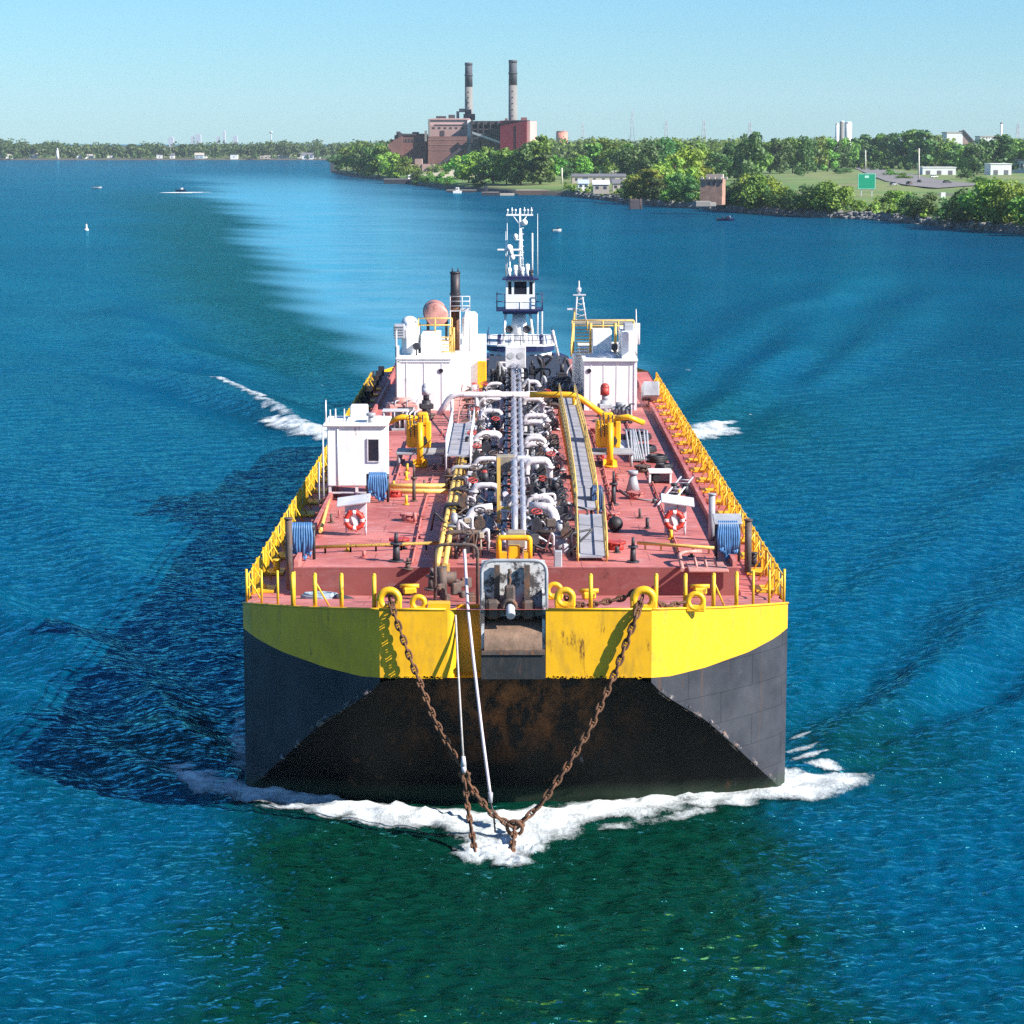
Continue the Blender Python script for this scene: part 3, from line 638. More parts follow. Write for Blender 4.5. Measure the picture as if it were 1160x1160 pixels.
# yellow transverse and longitudinal lines
m = MB()
def dp(px, py, h=.35): p = T(px, py); return Vector((p.x, p.y, ZT+h))
for a, b_ in (((354, 627), (497, 622)), ((722, 622), (812, 628))):
    m.tube([dp(*a, .28), dp(*b_, .28)], .075, 8)
    for k in range(5): q = dp(*a, .28).lerp(dp(*b_, .28), (k+.5)/5); m.box((q.x, q.y, ZT+.12), (.08, .08, .26))
    m.build('service_line', CREAM, barge)
m = MB()
for dx in (0, 9): m.tube([dp(495+dx, 655, .55), dp(521+dx*.45, 522, .55)], .115, 8)
for k in range(9):
    q = dp(499, 655, .3).lerp(dp(523, 522, .3), (k+.3)/9); m.box((q.x, q.y, ZT+.2), (.7, .08, .42))
m.build('vapour_line', CREAM, barge)
for py in (557, 563): m = MB(); m.tube([dp(441, py, .3), dp(507, py, .3)], .13, 8); m.build('service_line', CREAM, barge)
m = MB(); a, b_, c_ = T(363, 608), T(373, 570), T(390, 611)
m.tube([a+Vector((0, 0, .25)), b_+Vector((0, 0, .25))], .09, 6); m.build('service_line', CREAM, barge)

# ------------------------------------------------------------ cargo piping amidships
hd = MB()
for x, z, r in ((.12, 1.75, .15), (.50, 1.72, .12), (-.35, 1.1, .13)):
    hd.tube(fillet([(x, 103.5, ZT+.3), (x, 103.9, ZT+z), (x, 178, ZT+z)], .6), r, 10)
for y in np.arange(106, 178, 3.1):
    for x, z, r in ((.12, 1.75, .15), (.50, 1.72, .12)): hd.cyl((x, y, ZT+z), (x, y+.14, ZT+z), r*1.45, n=12)
hd.build('cargo_header', SILVER, barge)
hs = MB()
for x, z, r in ((-1.05, .55, .16), (-1.5, .5, .14), (1.1, .55, .16), (1.6, .5, .15), (-2.0, .42, .12), (2.1, .42, .12)):
    hs.tube([(x, 105+abs(x), ZT+z), (x, 172, ZT+z)], r, 8)
    for y in np.arange(107, 172, 2.4): hs.cyl((x, y, ZT+z), (x, y+.12, ZT+z), r*1.6, n=10)
hs.build('deck_pipe_bank', GREY, barge)
for y in np.arange(104.5, 176, 3.6):
    sup = MB()
    sup.box((-.0, y, ZT+.28), (5.2, .14, .12)); sup.box((.3, y, ZT+1.4), (1.5, .12, .1))
    for x in (-.45, 1.0): sup.box((x, y, ZT+.7), (.1, .1, 1.4))
    for x in (-2.4, 2.4): sup.box((x, y, ZT+.14), (.12, .12, .28))
    sup.build('pipe_support', DARK, barge)
def gooseneck(x0, x1, y, z, r, mat=WHITEP, leg=1.0, top=.0):
    m = MB(); m.tube(fillet([(x0, y, ZT+.3), (x0, y, ZT+z+top), (x1, y, ZT+z+top), (x1, y, ZT+.2)], .38, 5), r, 10)
    for zz in (ZT+.55, ZT+z-.35): m.cyl((x1, y, zz), (x1, y, zz+.1), r*1.6, n=10)
    m.cyl((x0, y, ZT+.5), (x0, y, ZT+.6), r*1.6, n=10); return m.build('gooseneck_pipe', mat, barge)
for y in (112, 121.5, 123, 131, 132.5, 142, 144, 153, 155, 163):
    gooseneck(.75, 2.05+random.uniform(-.25, .15), y+random.uniform(-.5, .5), 1.55+random.uniform(-.2, .25), .16)
for y in (114, 124.5, 134, 135.5, 146, 156, 157.5, 166):
    gooseneck(-.65, -1.95+random.uniform(-.2, .3), y+random.uniform(-.5, .5), 1.45+random.uniform(-.2, .25), .15)
m = MB()                                # two fat elbows at the forward end, white swept pipe on the left
m.tube(fillet([(.8, 107.5, ZT+1.55), (1.9, 107.2, ZT+1.55), (2.0, 106.8, ZT+.2)], .7, 6), .24, 12); m.build('gooseneck_pipe', WHITEP, barge)
m = MB(); m.tube(fillet([(-.9, 109, ZT+1.3), (-1.9, 109, ZT+1.2), (-2.1, 108.6, ZT+.2)], .5, 6), .2, 10); m.build('gooseneck_pipe', WHITEP, barge)
m = MB(); m.cyl((-.15, 113.2, ZT+.4), (-.3, 110.5, ZT+1.7), .30, .14, n=12); m.build('reducer_pipe', WHITEP, barge)
def valve(x, y, z, k, parent=barge, wheel=DARK, body=DARK):
    m = MB(); m.sph((x, y, ZT+z), .21, 10, 7, (1, 1.2, 1)); m.cyl((x, y-.35, ZT+z), (x, y-.27, ZT+z), .26, n=12); m.cyl((x, y+.27, ZT+z), (x, y+.35, ZT+z), .26, n=12)
    m.cyl((x, y, ZT+z), (x, y, ZT+z+.62), .075, n=8); m.box((x, y, ZT+z+.3), (.28, .16, .2), 0, .03)
    o = m.build('valve', body, parent)
    w = MB(); c = (x, y, ZT+z+.66); w.torus(c, .23, .035, (.15*k, -.4, 1), 14, 6); ax = Vector((.15*k, -.4, 1)).normalized(); u = ax.orthogonal().normalized()
    for q in range(2): u2 = Matrix.Rotation(q*math.pi/2, 3, ax) @ u; w.cyl(Vector(c)-u2*.22, Vector(c)+u2*.22, .02, n=5)
    w.build('hand_wheel', wheel, o)
spots = []
for i in range(58):
    y = 103.5+(i % 29)*2.25+random.uniform(-.6, .6); sgn = -1 if i < 29 else 1
    x = sgn*random.choice([1.05, 1.5, 2.0, 2.35]); z = random.choice([.5, .6, .75, 1.0]); valve(x+.05, y, z, random.choice((-1, 0, 1)), wheel=random.choice((DARK, DARK, REDP, RUSTD)), body=random.choice((DARK, DARK, GREY, RUSTD)))
# strainers, pump heads and hydraulic clutter between the pipes
def pump(x, y, hh, r, mat, cap):
    m = MB(); m.cyl((x, y, ZT), (x, y, ZT+hh*.55), r, n=14); m.cyl((x, y, ZT+hh*.55), (x, y, ZT+hh*.62), r*1.35, n=14); m.cyl((x, y, ZT+hh*.62), (x, y, ZT+hh), r*.75, r*.6, n=12)
    m.box((x+r*.9, y-.1, ZT+hh*.4), (r*.8, r*.9, hh*.35), .2, .03); o = m.build('cargo_pump', mat, barge)
    c = MB(); c.sph((x, y, ZT+hh), r*.62, 10, 6, (1, 1, .6)); c.build('motor_cap', cap, o)
for i in range(20):
    sgn = -1 if i % 2 else 1; pump(sgn*random.uniform(1.0, 2.6)-.1, 104+i*3.3, random.uniform(.8, 1.5), random.uniform(.2, .34), random.choice((DARK, DARK, GREY, RUSTD, SILVER)), random.choice((DARK, GREY, REDP)))
for i in range(95):                     # hydraulic lines and brackets
    cl = MB(); y = 102+70*random.random()**1.3; x = random.uniform(-2.8, 2.6); k = random.random()
    if k < .6: cl.tube(fillet([(x, y, ZT), (x, y, ZT+random.uniform(.3, 1.3)), (x+random.uniform(-1.2, 1.2), y+random.uniform(-1, 1), ZT+random.uniform(.4, 1.3)), (x+random.uniform(-1.2, 1.2), y+random.uniform(-2, 2), ZT+.2)], .15, 3), random.uniform(.03, .07), 6)
    else: cl.cyl((x-.5, y, ZT+.6), (x+.5, y, ZT+.6+random.uniform(-.3, .3)), .07, n=6); cl.cyl((x, y, ZT), (x, y, ZT+.7), .09, n=6)
    cl.build('hydraulic_line', random.choice((DARK, DARK, RUSTD)), barge)
for i in range(80):                     # junction boxes, gauges boards
    cl = MB(); y = 102+70*random.random()**1.2; x = random.uniform(-2.7, 2.5); z = random.uniform(.3, 1.1); w_ = random.uniform(.12, .45)
    cl.box((x, y, ZT+z), (w_, random.uniform(.12, .5), random.uniform(.15, .5)), random.uniform(0, .4), .03); cl.cyl((x, y, ZT), (x, y, ZT+z), .04, n=5); cl.build('switch_box', random.choice((DARK, DARK, GREY, TAN, LGREY, RUSTD)), barge)
for i in range(90):
    c2 = MB(); y = 103+69*random.random()**1.2; x = random.uniform(-2.7, 2.5)
    c2.tube(fillet([(x, y, ZT+.1), (x, y, ZT+random.uniform(.5, 1.5)), (x+random.uniform(-.9, .9), y, ZT+random.uniform(.5, 1.5)), (x+random.uniform(-.9, .9), y+.3, ZT+.2)], .15, 3), random.uniform(.04, .09), 6)
    c2.build('small_bore_pipe', random.choice((WHITEP, WHITEP, LGREY, SILVER)), barge)
for i, y in enumerate(np.arange(105, 172, 4.4)):   # crossover lines out to the tanks
    for sgn in (-1, 1):
        if sgn > 0 and i % 2: continue
        cl = MB(); x1 = sgn*random.uniform(2.6, 3.3); yy = y+random.uniform(-.8, .8); cl.tube(fillet([(sgn*.6, yy, ZT+.75), (x1, yy, ZT+.75), (x1, yy, ZT)], .3, 4), .11, 8); cl.cyl((x1, yy, ZT+.02), (x1, yy, ZT+.12), .22, n=12); cl.build('crossover_line', random.choice((DARK, RUSTD, GREY)), barge)
for sgn in (-1, 1):                     # tank hatches, sounding pipes, ullage ports on the open deck
    for i, y in enumerate((106, 113, 121, 130, 139, 148, 156)):
        x = sgn*random.uniform(4.6, 8.3); yy = y+random.uniform(-1, 1)
        cl = MB(); cl.cyl((x, yy, ZT), (x, yy, ZT+.28), .38, n=20); cl.cyl((x, yy, ZT+.28), (x, yy, ZT+.36), .44, n=20); [cl.box((x+.42*math.cos(a), yy+.42*math.sin(a), ZT+.3), (.08, .08, .16), a) for a in [R(60*k) for k in range(6)]]; cl.build('tank_hatch', random.choice((DECK, RUSTD, REDP)), barge)
        for k in range(3): cl = MB(); q = Vector((sgn*random.uniform(3.6, 8.8), y+random.uniform(-3, 3), ZT)); cl.cyl(q, q+Vector((0, 0, random.uniform(.2, .6))), random.uniform(.05, .1), n=8); cl.cyl(q, q+Vector((0, 0, .05)), .16, n=10); cl.build('sounding_pipe', random.choice((DARK, RUSTD, DECK, YELR)), barge)
for sgn, y0, y1, x in ((-1, 101, 128, 4.3), (1, 112, 150, 5.0), (1, 103, 158, 7.4), (-1, 122, 158, 6.2)):
    cl = MB(); cl.tube(resample([Vector((sgn*x, y0, ZT+.1)), Vector((sgn*(x+.1), (y0+y1)/2, ZT+.1)), Vector((sgn*x, y1, ZT+.1))], 9), .05, 6); [cl.box((sgn*(x+.05), y, ZT+.06), (.3, .08, .12)) for y in np.arange(y0+1, y1, 3)]; cl.build('deck_conduit', DECK, barge)
m = MB(); m.tube([dp(556, 545, 1.1)+Vector((0, -8, 0)), dp(556, 545, 1.1)], .02, 4) if False else None
for px, py, w, dd, hh, z0, mat in ((573, 529, 1.0, .9, .8, 1.6, TAN), (593, 529, .7, .7, .7, 1.6, LGREY), (616, 566, .9, .6, .45, .8, LGREY), (585, 603, .8, .8, .7, .9, TAN), (632, 613, .35, .3, .9, .3, GREY)):
    p = T(px, py+30); m = MB(); m.box((p.x, p.y, ZT+z0), (w, dd, hh), 0, .04); [m.box((p.x+sx*w*.4, p.y, ZT+z0*.4), (.07, .07, z0*.8)) for sx in (-1, 1)]; m.build('junction_box', mat, barge)
m = MB(); p = T(565, 612); m.box((p.x, p.y, ZT+1.9), (.16, .16, 3.8)); m.box((p.x+.25, p.y, ZT+1.5), (.6, .12, .12)); m.build('lamp_post', CREAM, barge)
m = MB(); p = T(584, 430); m.box((p.x, 176, ZT+2.3), (1.5, 1.1, 1.6), 0, .05); [m.cyl((p.x+s_*.45, 175.6, ZT), (p.x+s_*.45, 175.6, ZT+1.6), .14, n=8) for s_ in (-1, 0, 1)]; m.build('manifold_cabinet', LGREY, barge)
m = MB()
for s_ in (-1, 1): m.cyl((p.x+s_*.35, 175.44, ZT+2.45), (p.x+s_*.35, 175.40, ZT+2.45), .24, n=14)
m.build('gauge_dial', GREY, barge)

cl = MB(); cl.bx(-1.9, 4.6, 171, 199, ZT+.004, ZT+.35); cl.build('dark_deck_slab', DARK, barge)  # low dark slab covering the red deck between the houses
for i in range(26):                     # dark machinery between the deckhouses
    cl = MB(); x, y = random.uniform(-1.6, 4.3), 162+22*random.random(); w_, dd, hh = random.uniform(.4, 1.1), random.uniform(.6, 1.8), random.uniform(.4, 1.25)
    cl.box((x, y, ZT+hh/2), (w_, dd, hh), 0, .06); cl.cyl((x, y, ZT+hh), (x, y, ZT+hh+random.uniform(.2, .7)), w_*.2, n=8); cl.box((x, y-dd/2, ZT+hh*.6), (w_*.6, .12, hh*.3), 0, .02); cl.build('deck_machine', random.choice((DARK, DARK, RUSTD, DARK, DARK)), barge)
for i in range(16):
    cl = MB(); x, y = random.uniform(-2, 4.5), 162+20*random.random(); cl.tube(fillet([(x, y, ZT), (x, y, ZT+random.uniform(1, 2.2)), (x+random.uniform(-1.5, 1.5), y, ZT+random.uniform(1, 2.2)), (x+random.uniform(-1.5, 1.5), y+.5, ZT)], .3, 4), random.uniform(.06, .13), 8); cl.build('exhaust_line', random.choice((WHITEP, RUSTD, DARK, GREY)), barge)
# gantry pipe spanning the piping
m = MB(); yg = 152.0; zt_ = V(580, 447, yg).z
pts = [V(497, 470, yg), V(511, 447, yg), V(652, 447, yg), V(684, 470, yg)]
m.m = 0; m.tube(fillet([pts[0], pts[1], V(600, 447, yg)], .6, 4), .19, 10); m.m = 1; m.tube(fillet([V(600, 447, yg), pts[2], pts[3]], .6, 4), .19, 10)
m.m = 0
for px in (512, 540): q = V(px, 447, yg); m.cyl((q.x, yg, ZT), (q.x, yg, q.z), .12, n=8)
m.m = 1
for px in (651,): q = V(px, 447, yg); m.cyl((q.x, yg, ZT), (q.x, yg, q.z), .17, n=8)
m.build('gantry_pipe', [WHITEP, YEL], barge)

# raised walkways
WALK = paint('walkway_grating', (.33, .33, .37), .7, var=.3, rust=.15, scale=1.2)
def walkway(name, P, w, z, mat, railm, parent=barge, rails=True, ends=True):
    """P: centreline points on deck, one plank floor with stanchions and two rails a side."""
    m = MB(); n = len(P)
    for i in range(n-1):
        a, b_ = P[i], P[i+1]; dv = (b_-a); L = dv.length; dv.normalize(); nn = Vector((-dv.y, dv.x, 0)).normalized()*w/2
        k = max(1, int(L/2.2))
        for q in range(k):
            p0 = a+dv*(L*q/k+.03); p1 = a+dv*(L*(q+1)/k-.03)
            m.prism([p0-nn, p0+nn, p1+nn, p1-nn], (0, 0, .07))
    o = m.build(name, mat, parent)
    r = MB()
    for sg in (-1, 1):
        line = []
        for i in range(n):
            dv = (P[min(i+1, n-1)]-P[max(i-1, 0)]); nn = Vector((-dv.y, dv.x, 0)).normalized()*(w/2+.03)*sg; line.append(P[i]+nn)
        fine = resample(line, max(3, int(sum((line[i+1]-line[i]).length for i in range(n-1))/1.7)))
        for p in fine: r.cyl((p.x, p.y, ZT), p+Vector((0, 0, 1.0)), .04, n=6)
        for hh in (.5, 1.0): r.tube([p+Vector((0, 0, hh)) for p in line], .04, 6)
        r.tube([p+Vector((0, 0, .04)) for p in line], .085, 6)
    r.build('handrail', railm, o); return o
P = [T(671, 636)+Vector((0, 0, .15)), T(668, 604)+Vector((0, 0, .85))]
walkway('raised_walkway', P, 1.2, 1.2, WALK, CREAM)
P = [T(665, 592)+Vector((0, 0, .6)), T(662, 577)+Vector((0, 0, 1.1)), T(652, 520)+Vector((0, 0, 1.3)), T(642, 474)+Vector((0, 0, 1.3))]
walkway('raised_walkway', P, .95, 1.2, WALK, CREAM)
m = MB(); q = T(666, 597); m.box(q+Vector((0, 0, .45)), (1.0, .3, .06)); m.box(q+Vector((0, -.9, .3)), (1.1, .9, .5), 0, .03); m.build('walkway_step', DARK, barge)
P = [T(519, 542)+Vector((0, 0, 1.2)), T(525, 503)+Vector((0, 0, 1.2))]
walkway('raised_walkway', P, 1.25, 1.2, WALK, LGREY)
m = MB(); a = T(526, 505); b_ = T(533, 468)
for i in range(9): q = a.lerp(b_, i/9); m.box((q.x, q.y, ZT+.2+i*.18), (1.0, .3, .05))
for s_ in (-.55, .55): m.tube([a+Vector((s_, 0, .2)), b_+Vector((s_, 0, 1.9))], .05, 6)
m.build('deck_stair', PINKT, barge)

# deck posts, vents and bollards
def vent_post(px, py, hh, r, mat, capr=1.6, name='deck_vent'):
    p = T(px, py); m = MB(); m.cyl(p, p+Vector((0, 0, hh*.6)), r, r*.8, n=10); m.cyl(p+Vector((0, 0, hh*.6)), p+Vector((0, 0, hh*.66)), r*capr, n=12); m.cyl(p+Vector((0, 0, hh*.66)), p+Vector((0, 0, hh)), r*.6, r*.45, n=8)
    m.cyl(p, p+Vector((0, 0, .06)), r*2, n=12); return m.build(name, mat, barge)
vent_post(449, 636, 1.25, .17, DARK); vent_post(717, 637, 1.1, .14, DARK); vent_post(695, 572, 1.7, .13, DARK); vent_post(469, 568, 1.9, .10, RUSTD); vent_post(697, 556, 1.1, .09, REDP); vent_post(682, 520, 1.0, .14, REDP)
vent_post(508, 552, 1.0, .24, RUSTD, 1.2); vent_post(462, 645, .5, .12, RUSTD); vent_post(489, 668, .9, .16, RUSTD)
p = T(717, 558); m = MB(); m.cyl(p, p+Vector((0, 0, .95)), .40, .16, n=12); m.cyl(p+Vector((0, 0, .95)), p+Vector((0, 0, 1.15)), .26, n=12); m.build('cone_vent', GREY, barge)
for px, py, hh in ((806, 612, 2.1), (328, 668, 3.0), (847, 648, 2.2)):
    p = T(px, py, ZT if px != 328 else ZT-.6); m = MB(); m.cyl(p, p+Vector((0, 0, hh)), .15, n=12); m.cyl(p+Vector((0, 0, hh)), p+Vector((0, 0, hh+.07)), .19, n=12); m.build('deck_post', GREY if px == 806 else RUSTD, barge)
for px, py in ((306, 648), (861, 640), (770, 560), (424, 560)):
    p = T(px, py, ZS if px in (306, 861) else ZT); m = MB()
    for dx in (-.3, .3): m.cyl(p+Vector((dx, 0, 0)), p+Vector((dx, 0, .5)), .15, n=12); m.cyl(p+Vector((dx, 0, .5)), p+Vector((dx, 0, .58)), .19, n=12)
    m.box((p.x, p.y, p.z+.03), (1.1, .5, .06)); m.build('mooring_bitt', DARK if px > 500 else YELR, barge)
m = MB(); c = T(795, 643)               # hatch with curved guard on the right foredeck
m.tube(fillet([c+Vector((-.9, -1.0, .08)), c+Vector((-.9, 1.3, .45)), c+Vector((.1, 1.5, .45))], .6, 6), .09, 8)
for i in range(3): m.torus(c+Vector((-.25+i*.42, -.2, .1)), .38, .05, (1, 0, .2), 14, 6, 0, math.pi, up=(0, 1, 0))
m.box(c+Vector((.2, -.2, .06)), (1.7, 2.0, .12), 0, .03); m.build('deck_hatch', PINKT, barge)
m = MB(); pz = T(500, 652)              # chain stopper heap on the foredeck, left of the notch
for i in range(14): m.box((random.uniform(-3.2, -1.5), random.uniform(95.5, 98.5), ZF-.5+random.uniform(0, .6)), [random.uniform(.12, .5) for _ in range(3)], random.uniform(0, 1), .04)
m.cyl((-2.9, 97, ZF-.6), (-2.9, 97, ZF+.6), .22, n=12); m.cyl((-3.4, 97.2, ZF+.1), (-2.3, 97.2, ZF+.1), .26, n=12)
m.build('chain_stopper', RUSTD, barge)
for x, y, hh in ((-4.3, 98.3, .35), (3.2, 97.5, .3), (7.9, 98.5, .3)):
    m = MB(); m.box((x, y, ZF-1.0+hh), (.55, .35, .3), .2, .06); m.cyl((x-.4, y, ZF-.8+hh), (x+.4, y, ZF-.8+hh), .09, n=8); m.build('deck_cleat', YELR, barge)
# ------------------------------------------------------------ deckhouses
def stiffeners(m, x0, x1, y, z0, z1, n):
    for i in range(n): m.box((lerp(x0, x1, (i+.5)/n), y-.012, (z0+z1)/2), (.05, .03, z1-z0-.1))
def railing(m, pts, hh=1.0, step=1.2, r=.03, rails=(.5, 1.0)):
    pts = [Vector(p) for p in pts]; L = sum((pts[i+1]-pts[i]).length for i in range(len(pts)-1))
    for p in resample(pts, max(2, int(L/step)+1)): m.cyl(p, p+Vector((0, 0, hh)), r, n=6)
    for q in rails: m.tube([p+Vector((0, 0, hh*q)) for p in pts], r, 6)
YH = 161.0
# starboard-side house in the photograph's left half
m = MB(); xl, xm, xr = -7.75, -4.15, -1.95; z1 = V(480, 407, YH).z; zu = V(480, 366, YH+7).z
m.bx(xl, xm, YH, YH+14, ZT, z1); m.bx(xm-.02, xr, YH+9, YH+20, ZT, V(530, 392, YH+9).z)
m.box(((xl+xm)/2, YH+7, z1+.06), (xm-xl+.22, 14.2, .12)); m.box((lerp(xl, xm, .5), YH-.03, z1-.16), (xm-xl, .06, .07))
stiffeners(m, xl, xm, YH, ZT, z1, 3); m.bx(xl-.06, xl+.12, YH-.06, YH+.1, ZT, zu-1)
def pxbox(m, x0, x1, yt, yb, Y, dep, bev=.05):
    a = V(x0, yb, Y); b_ = V(x1, yt, Y); m.box(((a.x+b_.x)/2, Y+dep/2, (a.z+b_.z)/2), (b_.x-a.x, dep, b_.z-a.z), 0, bev)
pxbox(m, 477, 498, 379, 405, YH+3, 4); pxbox(m, 455, 473, 368, 408, YH+2.5, 6, .35); pxbox(m, 523, 540, 358, 395, YH+10, 5, .2)
m.sph(V(464, 367, YH+5), .62, 14, 8, (1, 1, .9)); pxbox(m, 498, 512, 387, 405, YH+6, 5)
house1 = m.build('deckhouse', WHITE, barge)
w = MB(); q = V(499.5, 420, YH-.01); w.cyl(q, q+Vector((0, -.05, 0)), .15, n=16); w.build('porthole', GLASS, house1)
w = MB(); q = V(499.5, 420, YH-.03); w.torus(q, .16, .025, (0, 1, 0), 18, 6); w.build('porthole_rim', WHITEP, house1)
w = MB(); pxbox(w, 446, 458, 368, 384, YH+2.2, 1.2); [pxbox(w, 446.5, 457.5, 369.5+k*3, 370.5+k*3, YH+2.15, .2, 0) for k in range(5)]; w.build('louvre_box', GREY, house1)
w = MB(); pxbox(w, 469, 475, 389, 396, YH+1.8, .8); q = V(472, 392, YH+1.7); w.cyl(q, q+Vector((0, -.3, 0)), .25, n=12); w.cyl(V(472, 403, YH+1.7), q, .06, n=6); w.build('floodlight', DARK, house1)
w = MB(); yy = YH+4.5; railing(w, [V(474, 376, yy), V(512, 376, yy)], .95, 1.0, .05); railing(w, [V(512, 401, yy-1.5), V(512, 378, yy+3)], .9, 1, .05)
for x in (510, 514): q = V(x, 405, yy); w.cyl((q.x, yy, z1), (q.x, yy, V(x, 371, yy).z), .09, n=8)
for k in range(6): a = V(500, 402-k*4, yy-.5); b_ = V(511, 402-k*4, yy-.5); w.box((a+b_)/2, ((b_-a).length, .3, .05))
w.build('stair_rail', CREAM, house1)
w = MB(); q = V(516, 402, YH+7); top = V(516, 308, YH+7); rb = .34
w.cyl((q.x, YH+7, z1), (q.x, YH+7, lerp(z1, top.z, .55)), rb*1.05, n=16); st1 = w.build('exhaust_stack', RUST, house1)
w = MB(); w.cyl((q.x, YH+7, lerp(z1, top.z, .55)), (q.x, YH+7, top.z), rb, n=16); w.cyl((q.x, YH+7, top.z-.1), (q.x, YH+7, top.z+.02), rb*1.12, n=16); w.cyl((q.x-.2, YH+7, top.z), (q.x-.2, YH+7, top.z+.3), .05, n=6); w.cyl((q.x+.2, YH+7, top.z), (q.x+.2, YH+7, top.z+.25), .05, n=6)
w.torus((q.x, YH+7, lerp(z1, top.z, .72)), rb*1.05, .06, (0, 0, 1), 18, 6); w.build('stack_top', DARK, house1)
w = MB(); railing(w, [V(510, 352, YH+6.2), V(532, 352, YH+6.2), V(532, 352, YH+9)], 1.0, .7, .035, (.33, .66, 1.0))
for x in (510, 521, 532): q2 = V(x, 352, YH+6.2); w.cyl((q2.x, YH+6.2, z1), q2, .045, n=6)
w.bx(V(510, 352, YH+6.2).x, V(532, 352, YH+6.2).x, YH+6.2, YH+9, V(510, 352, YH+6.2).z-.05, V(510, 352, YH+6.2).z); w.build('stack_platform', LGREY, house1)
w = MB(); w.tube([(xl-.1, YH+.2, ZT+1), (xl-.1, YH+.2, zu)], .06, 6); w.tube([(xl-.1, YH+1.2, ZT+1), (xl-.1, YH+1.2, zu)], .05, 6); w.build('conduit', GREY, house1)
w = MB(); pxbox(w, 541, 551, 409, 440, YH+8.75, .22); w.build('yellow_locker', YEL, house1)
# pink tank on that roof
zt_ = V(495, 357, YH+6); m = MB(); m.cyl(zt_, zt_+Vector((-.35, 4.4, 0)), .80, n=26); m.sph(zt_, .80, 26, 10, (1, .35, 1)); m.sph(zt_+Vector((-.35, 4.4, 0)), .8, 26, 10, (1, .35, 1))
for yy in (1.0, 3.2): m.torus(zt_+Vector((-.08*yy, yy, 0)), .81, .04, (0, 1, 0), 26, 6)
tk = thing('storage_tank', 'pink horizontal cylinder tank on the roof of the left white deckhouse', 'tank', (zt_.x, zt_.y, z1+.12))
m.build('tank_shell', PINKT, tk)
m = MB()
for yy in (1.0, 3.2):
    for sx in (-.7, .6): m.box((zt_.x+sx, zt_.y+yy, (z1+.12+zt_.z-.3)/2), (.12, .15, zt_.z-.3-z1-.12))
    m.box((zt_.x-.05, zt_.y+yy, zt_.z-.75), (1.5, .2, .18))
m.build('cradle', DARK, tk)
# house in the photograph's right half
m = MB(); xl, xr = 4.9, 8.42; z1 = V(690, 409, YH).z
m.bx(xl, xr, YH, YH+15, ZT, z1); m.box(((xl+xr)/2, YH+7, z1+.06), (xr-xl+.2, 14.4, .12)); m.box(((xl+xr)/2, YH-.03, z1-.16), (xr-xl, .06, .07)); stiffeners(m, xl, xr, YH, ZT, z1, 4)
pxbox(m, 671, 693, 374, 404, YH+4, 4); pxbox(m, 704, 721.5, 376, 411, YH+.6, 5); pxbox(m, 650, 663, 404, 446, YH+9, 5)
m.bx(xr-.14, xr+.05, YH-.05, YH+.1, ZT, V(720, 366, YH).z)
house2 = m.build('deckhouse', WHITE, barge)
w = MB(); q = V(667.5, 420, YH-.01); w.cyl(q, q+Vector((0, -.05, 0)), .15, n=16); w.build('porthole', GLASS, house2)
w = MB(); q = V(667.5, 420, YH-.03); w.torus(q, .16, .025, (0, 1, 0), 18, 6); w.build('porthole_rim', WHITEP, house2)
w = MB(); pxbox(w, 707, 718, 367, 378, YH+1.5, 1.5); w.build('louvre_box', GREY, house2)
w = MB(); yy = YH+6; railing(w, [V(648, 375, yy), V(718, 375, yy)], .75, 1.0, .045); railing(w, [V(647, 404, yy-2), V(651, 366, yy+2)], .9, .8, .06)
for k in range(9): a = V(652, 403-k*3.7, yy-1+k*.3); b_ = V(668, 403-k*3.7, yy-1+k*.3); w.box((a+b_)/2, ((b_-a).length, .3, .05))
for x in (649, 669, 697): q = V(x, 404, yy); w.cyl((q.x, yy, z1), (q.x, yy, V(x, 366, yy).z), .10, n=8)
w.build('stair_rail', CREAM, house2)
w = MB(); pxbox(w, 649, 720, 365, 367.5, yy, 3, .02); w.build('upper_deck', TAN, house2)
w = MB(); pxbox(w, 693, 700, 390, 396, YH+1.8, .7); q = V(696, 394, YH+1.7); w.cyl(q, q+Vector((0, -.3, 0)), .22, n=12); w.cyl(V(697, 402, YH+1.7), q, .05, n=6); w.build('floodlight', DARK, house2)
w = MB(); q = V(688, 400, YH+1.5); w.sph((q.x, YH+1.5, z1+.1), .75, 14, 8, (1, 1, .6)); w.build('vent_hood', LGREY, house2)
w = MB()                                 # lattice light mast
q0 = V(657, 366, YH+8); zt2 = V(655, 334, YH+8).z; zt3 = V(655, 318, YH+8).z
for sx, sy in ((-.35, -.3), (.45, -.3), (.45, .4), (-.35, .4)): w.cyl((q0.x+sx, q0.y+sy, q0.z), (q0.x+sx*.45-.06, q0.y+sy*.5, zt2), .05, n=6)
for k in range(5):
    t = k/5; z = lerp(q0.z, zt2, t); c = 1-.55*t; w.tube([(q0.x-.35*c, q0.y-.3*c, z), (q0.x+.45*c, q0.y-.3*c, z+.25), (q0.x+.45*c, q0.y+.4*c, z), (q0.x-.35*c, q0.y+.4*c, z+.25), (q0.x-.35*c, q0.y-.3*c, z)], .03, 5)
w.box((q0.x-.05, q0.y, zt2), (.9, .5, .08)); w.cyl((q0.x-.08, q0.y, zt2), (q0.x-.08, q0.y, zt3), .09, .04, n=8); w.cyl((q0.x-.08, q0.y, zt2+.2), (q0.x-.08, q0.y, zt2+.5), .16, n=10); w.box((q0.x-.6, q0.y, lerp(q0.z, zt2, .5)), (.6, .3, .12))
w.build('light_mast', LGREY, house2)
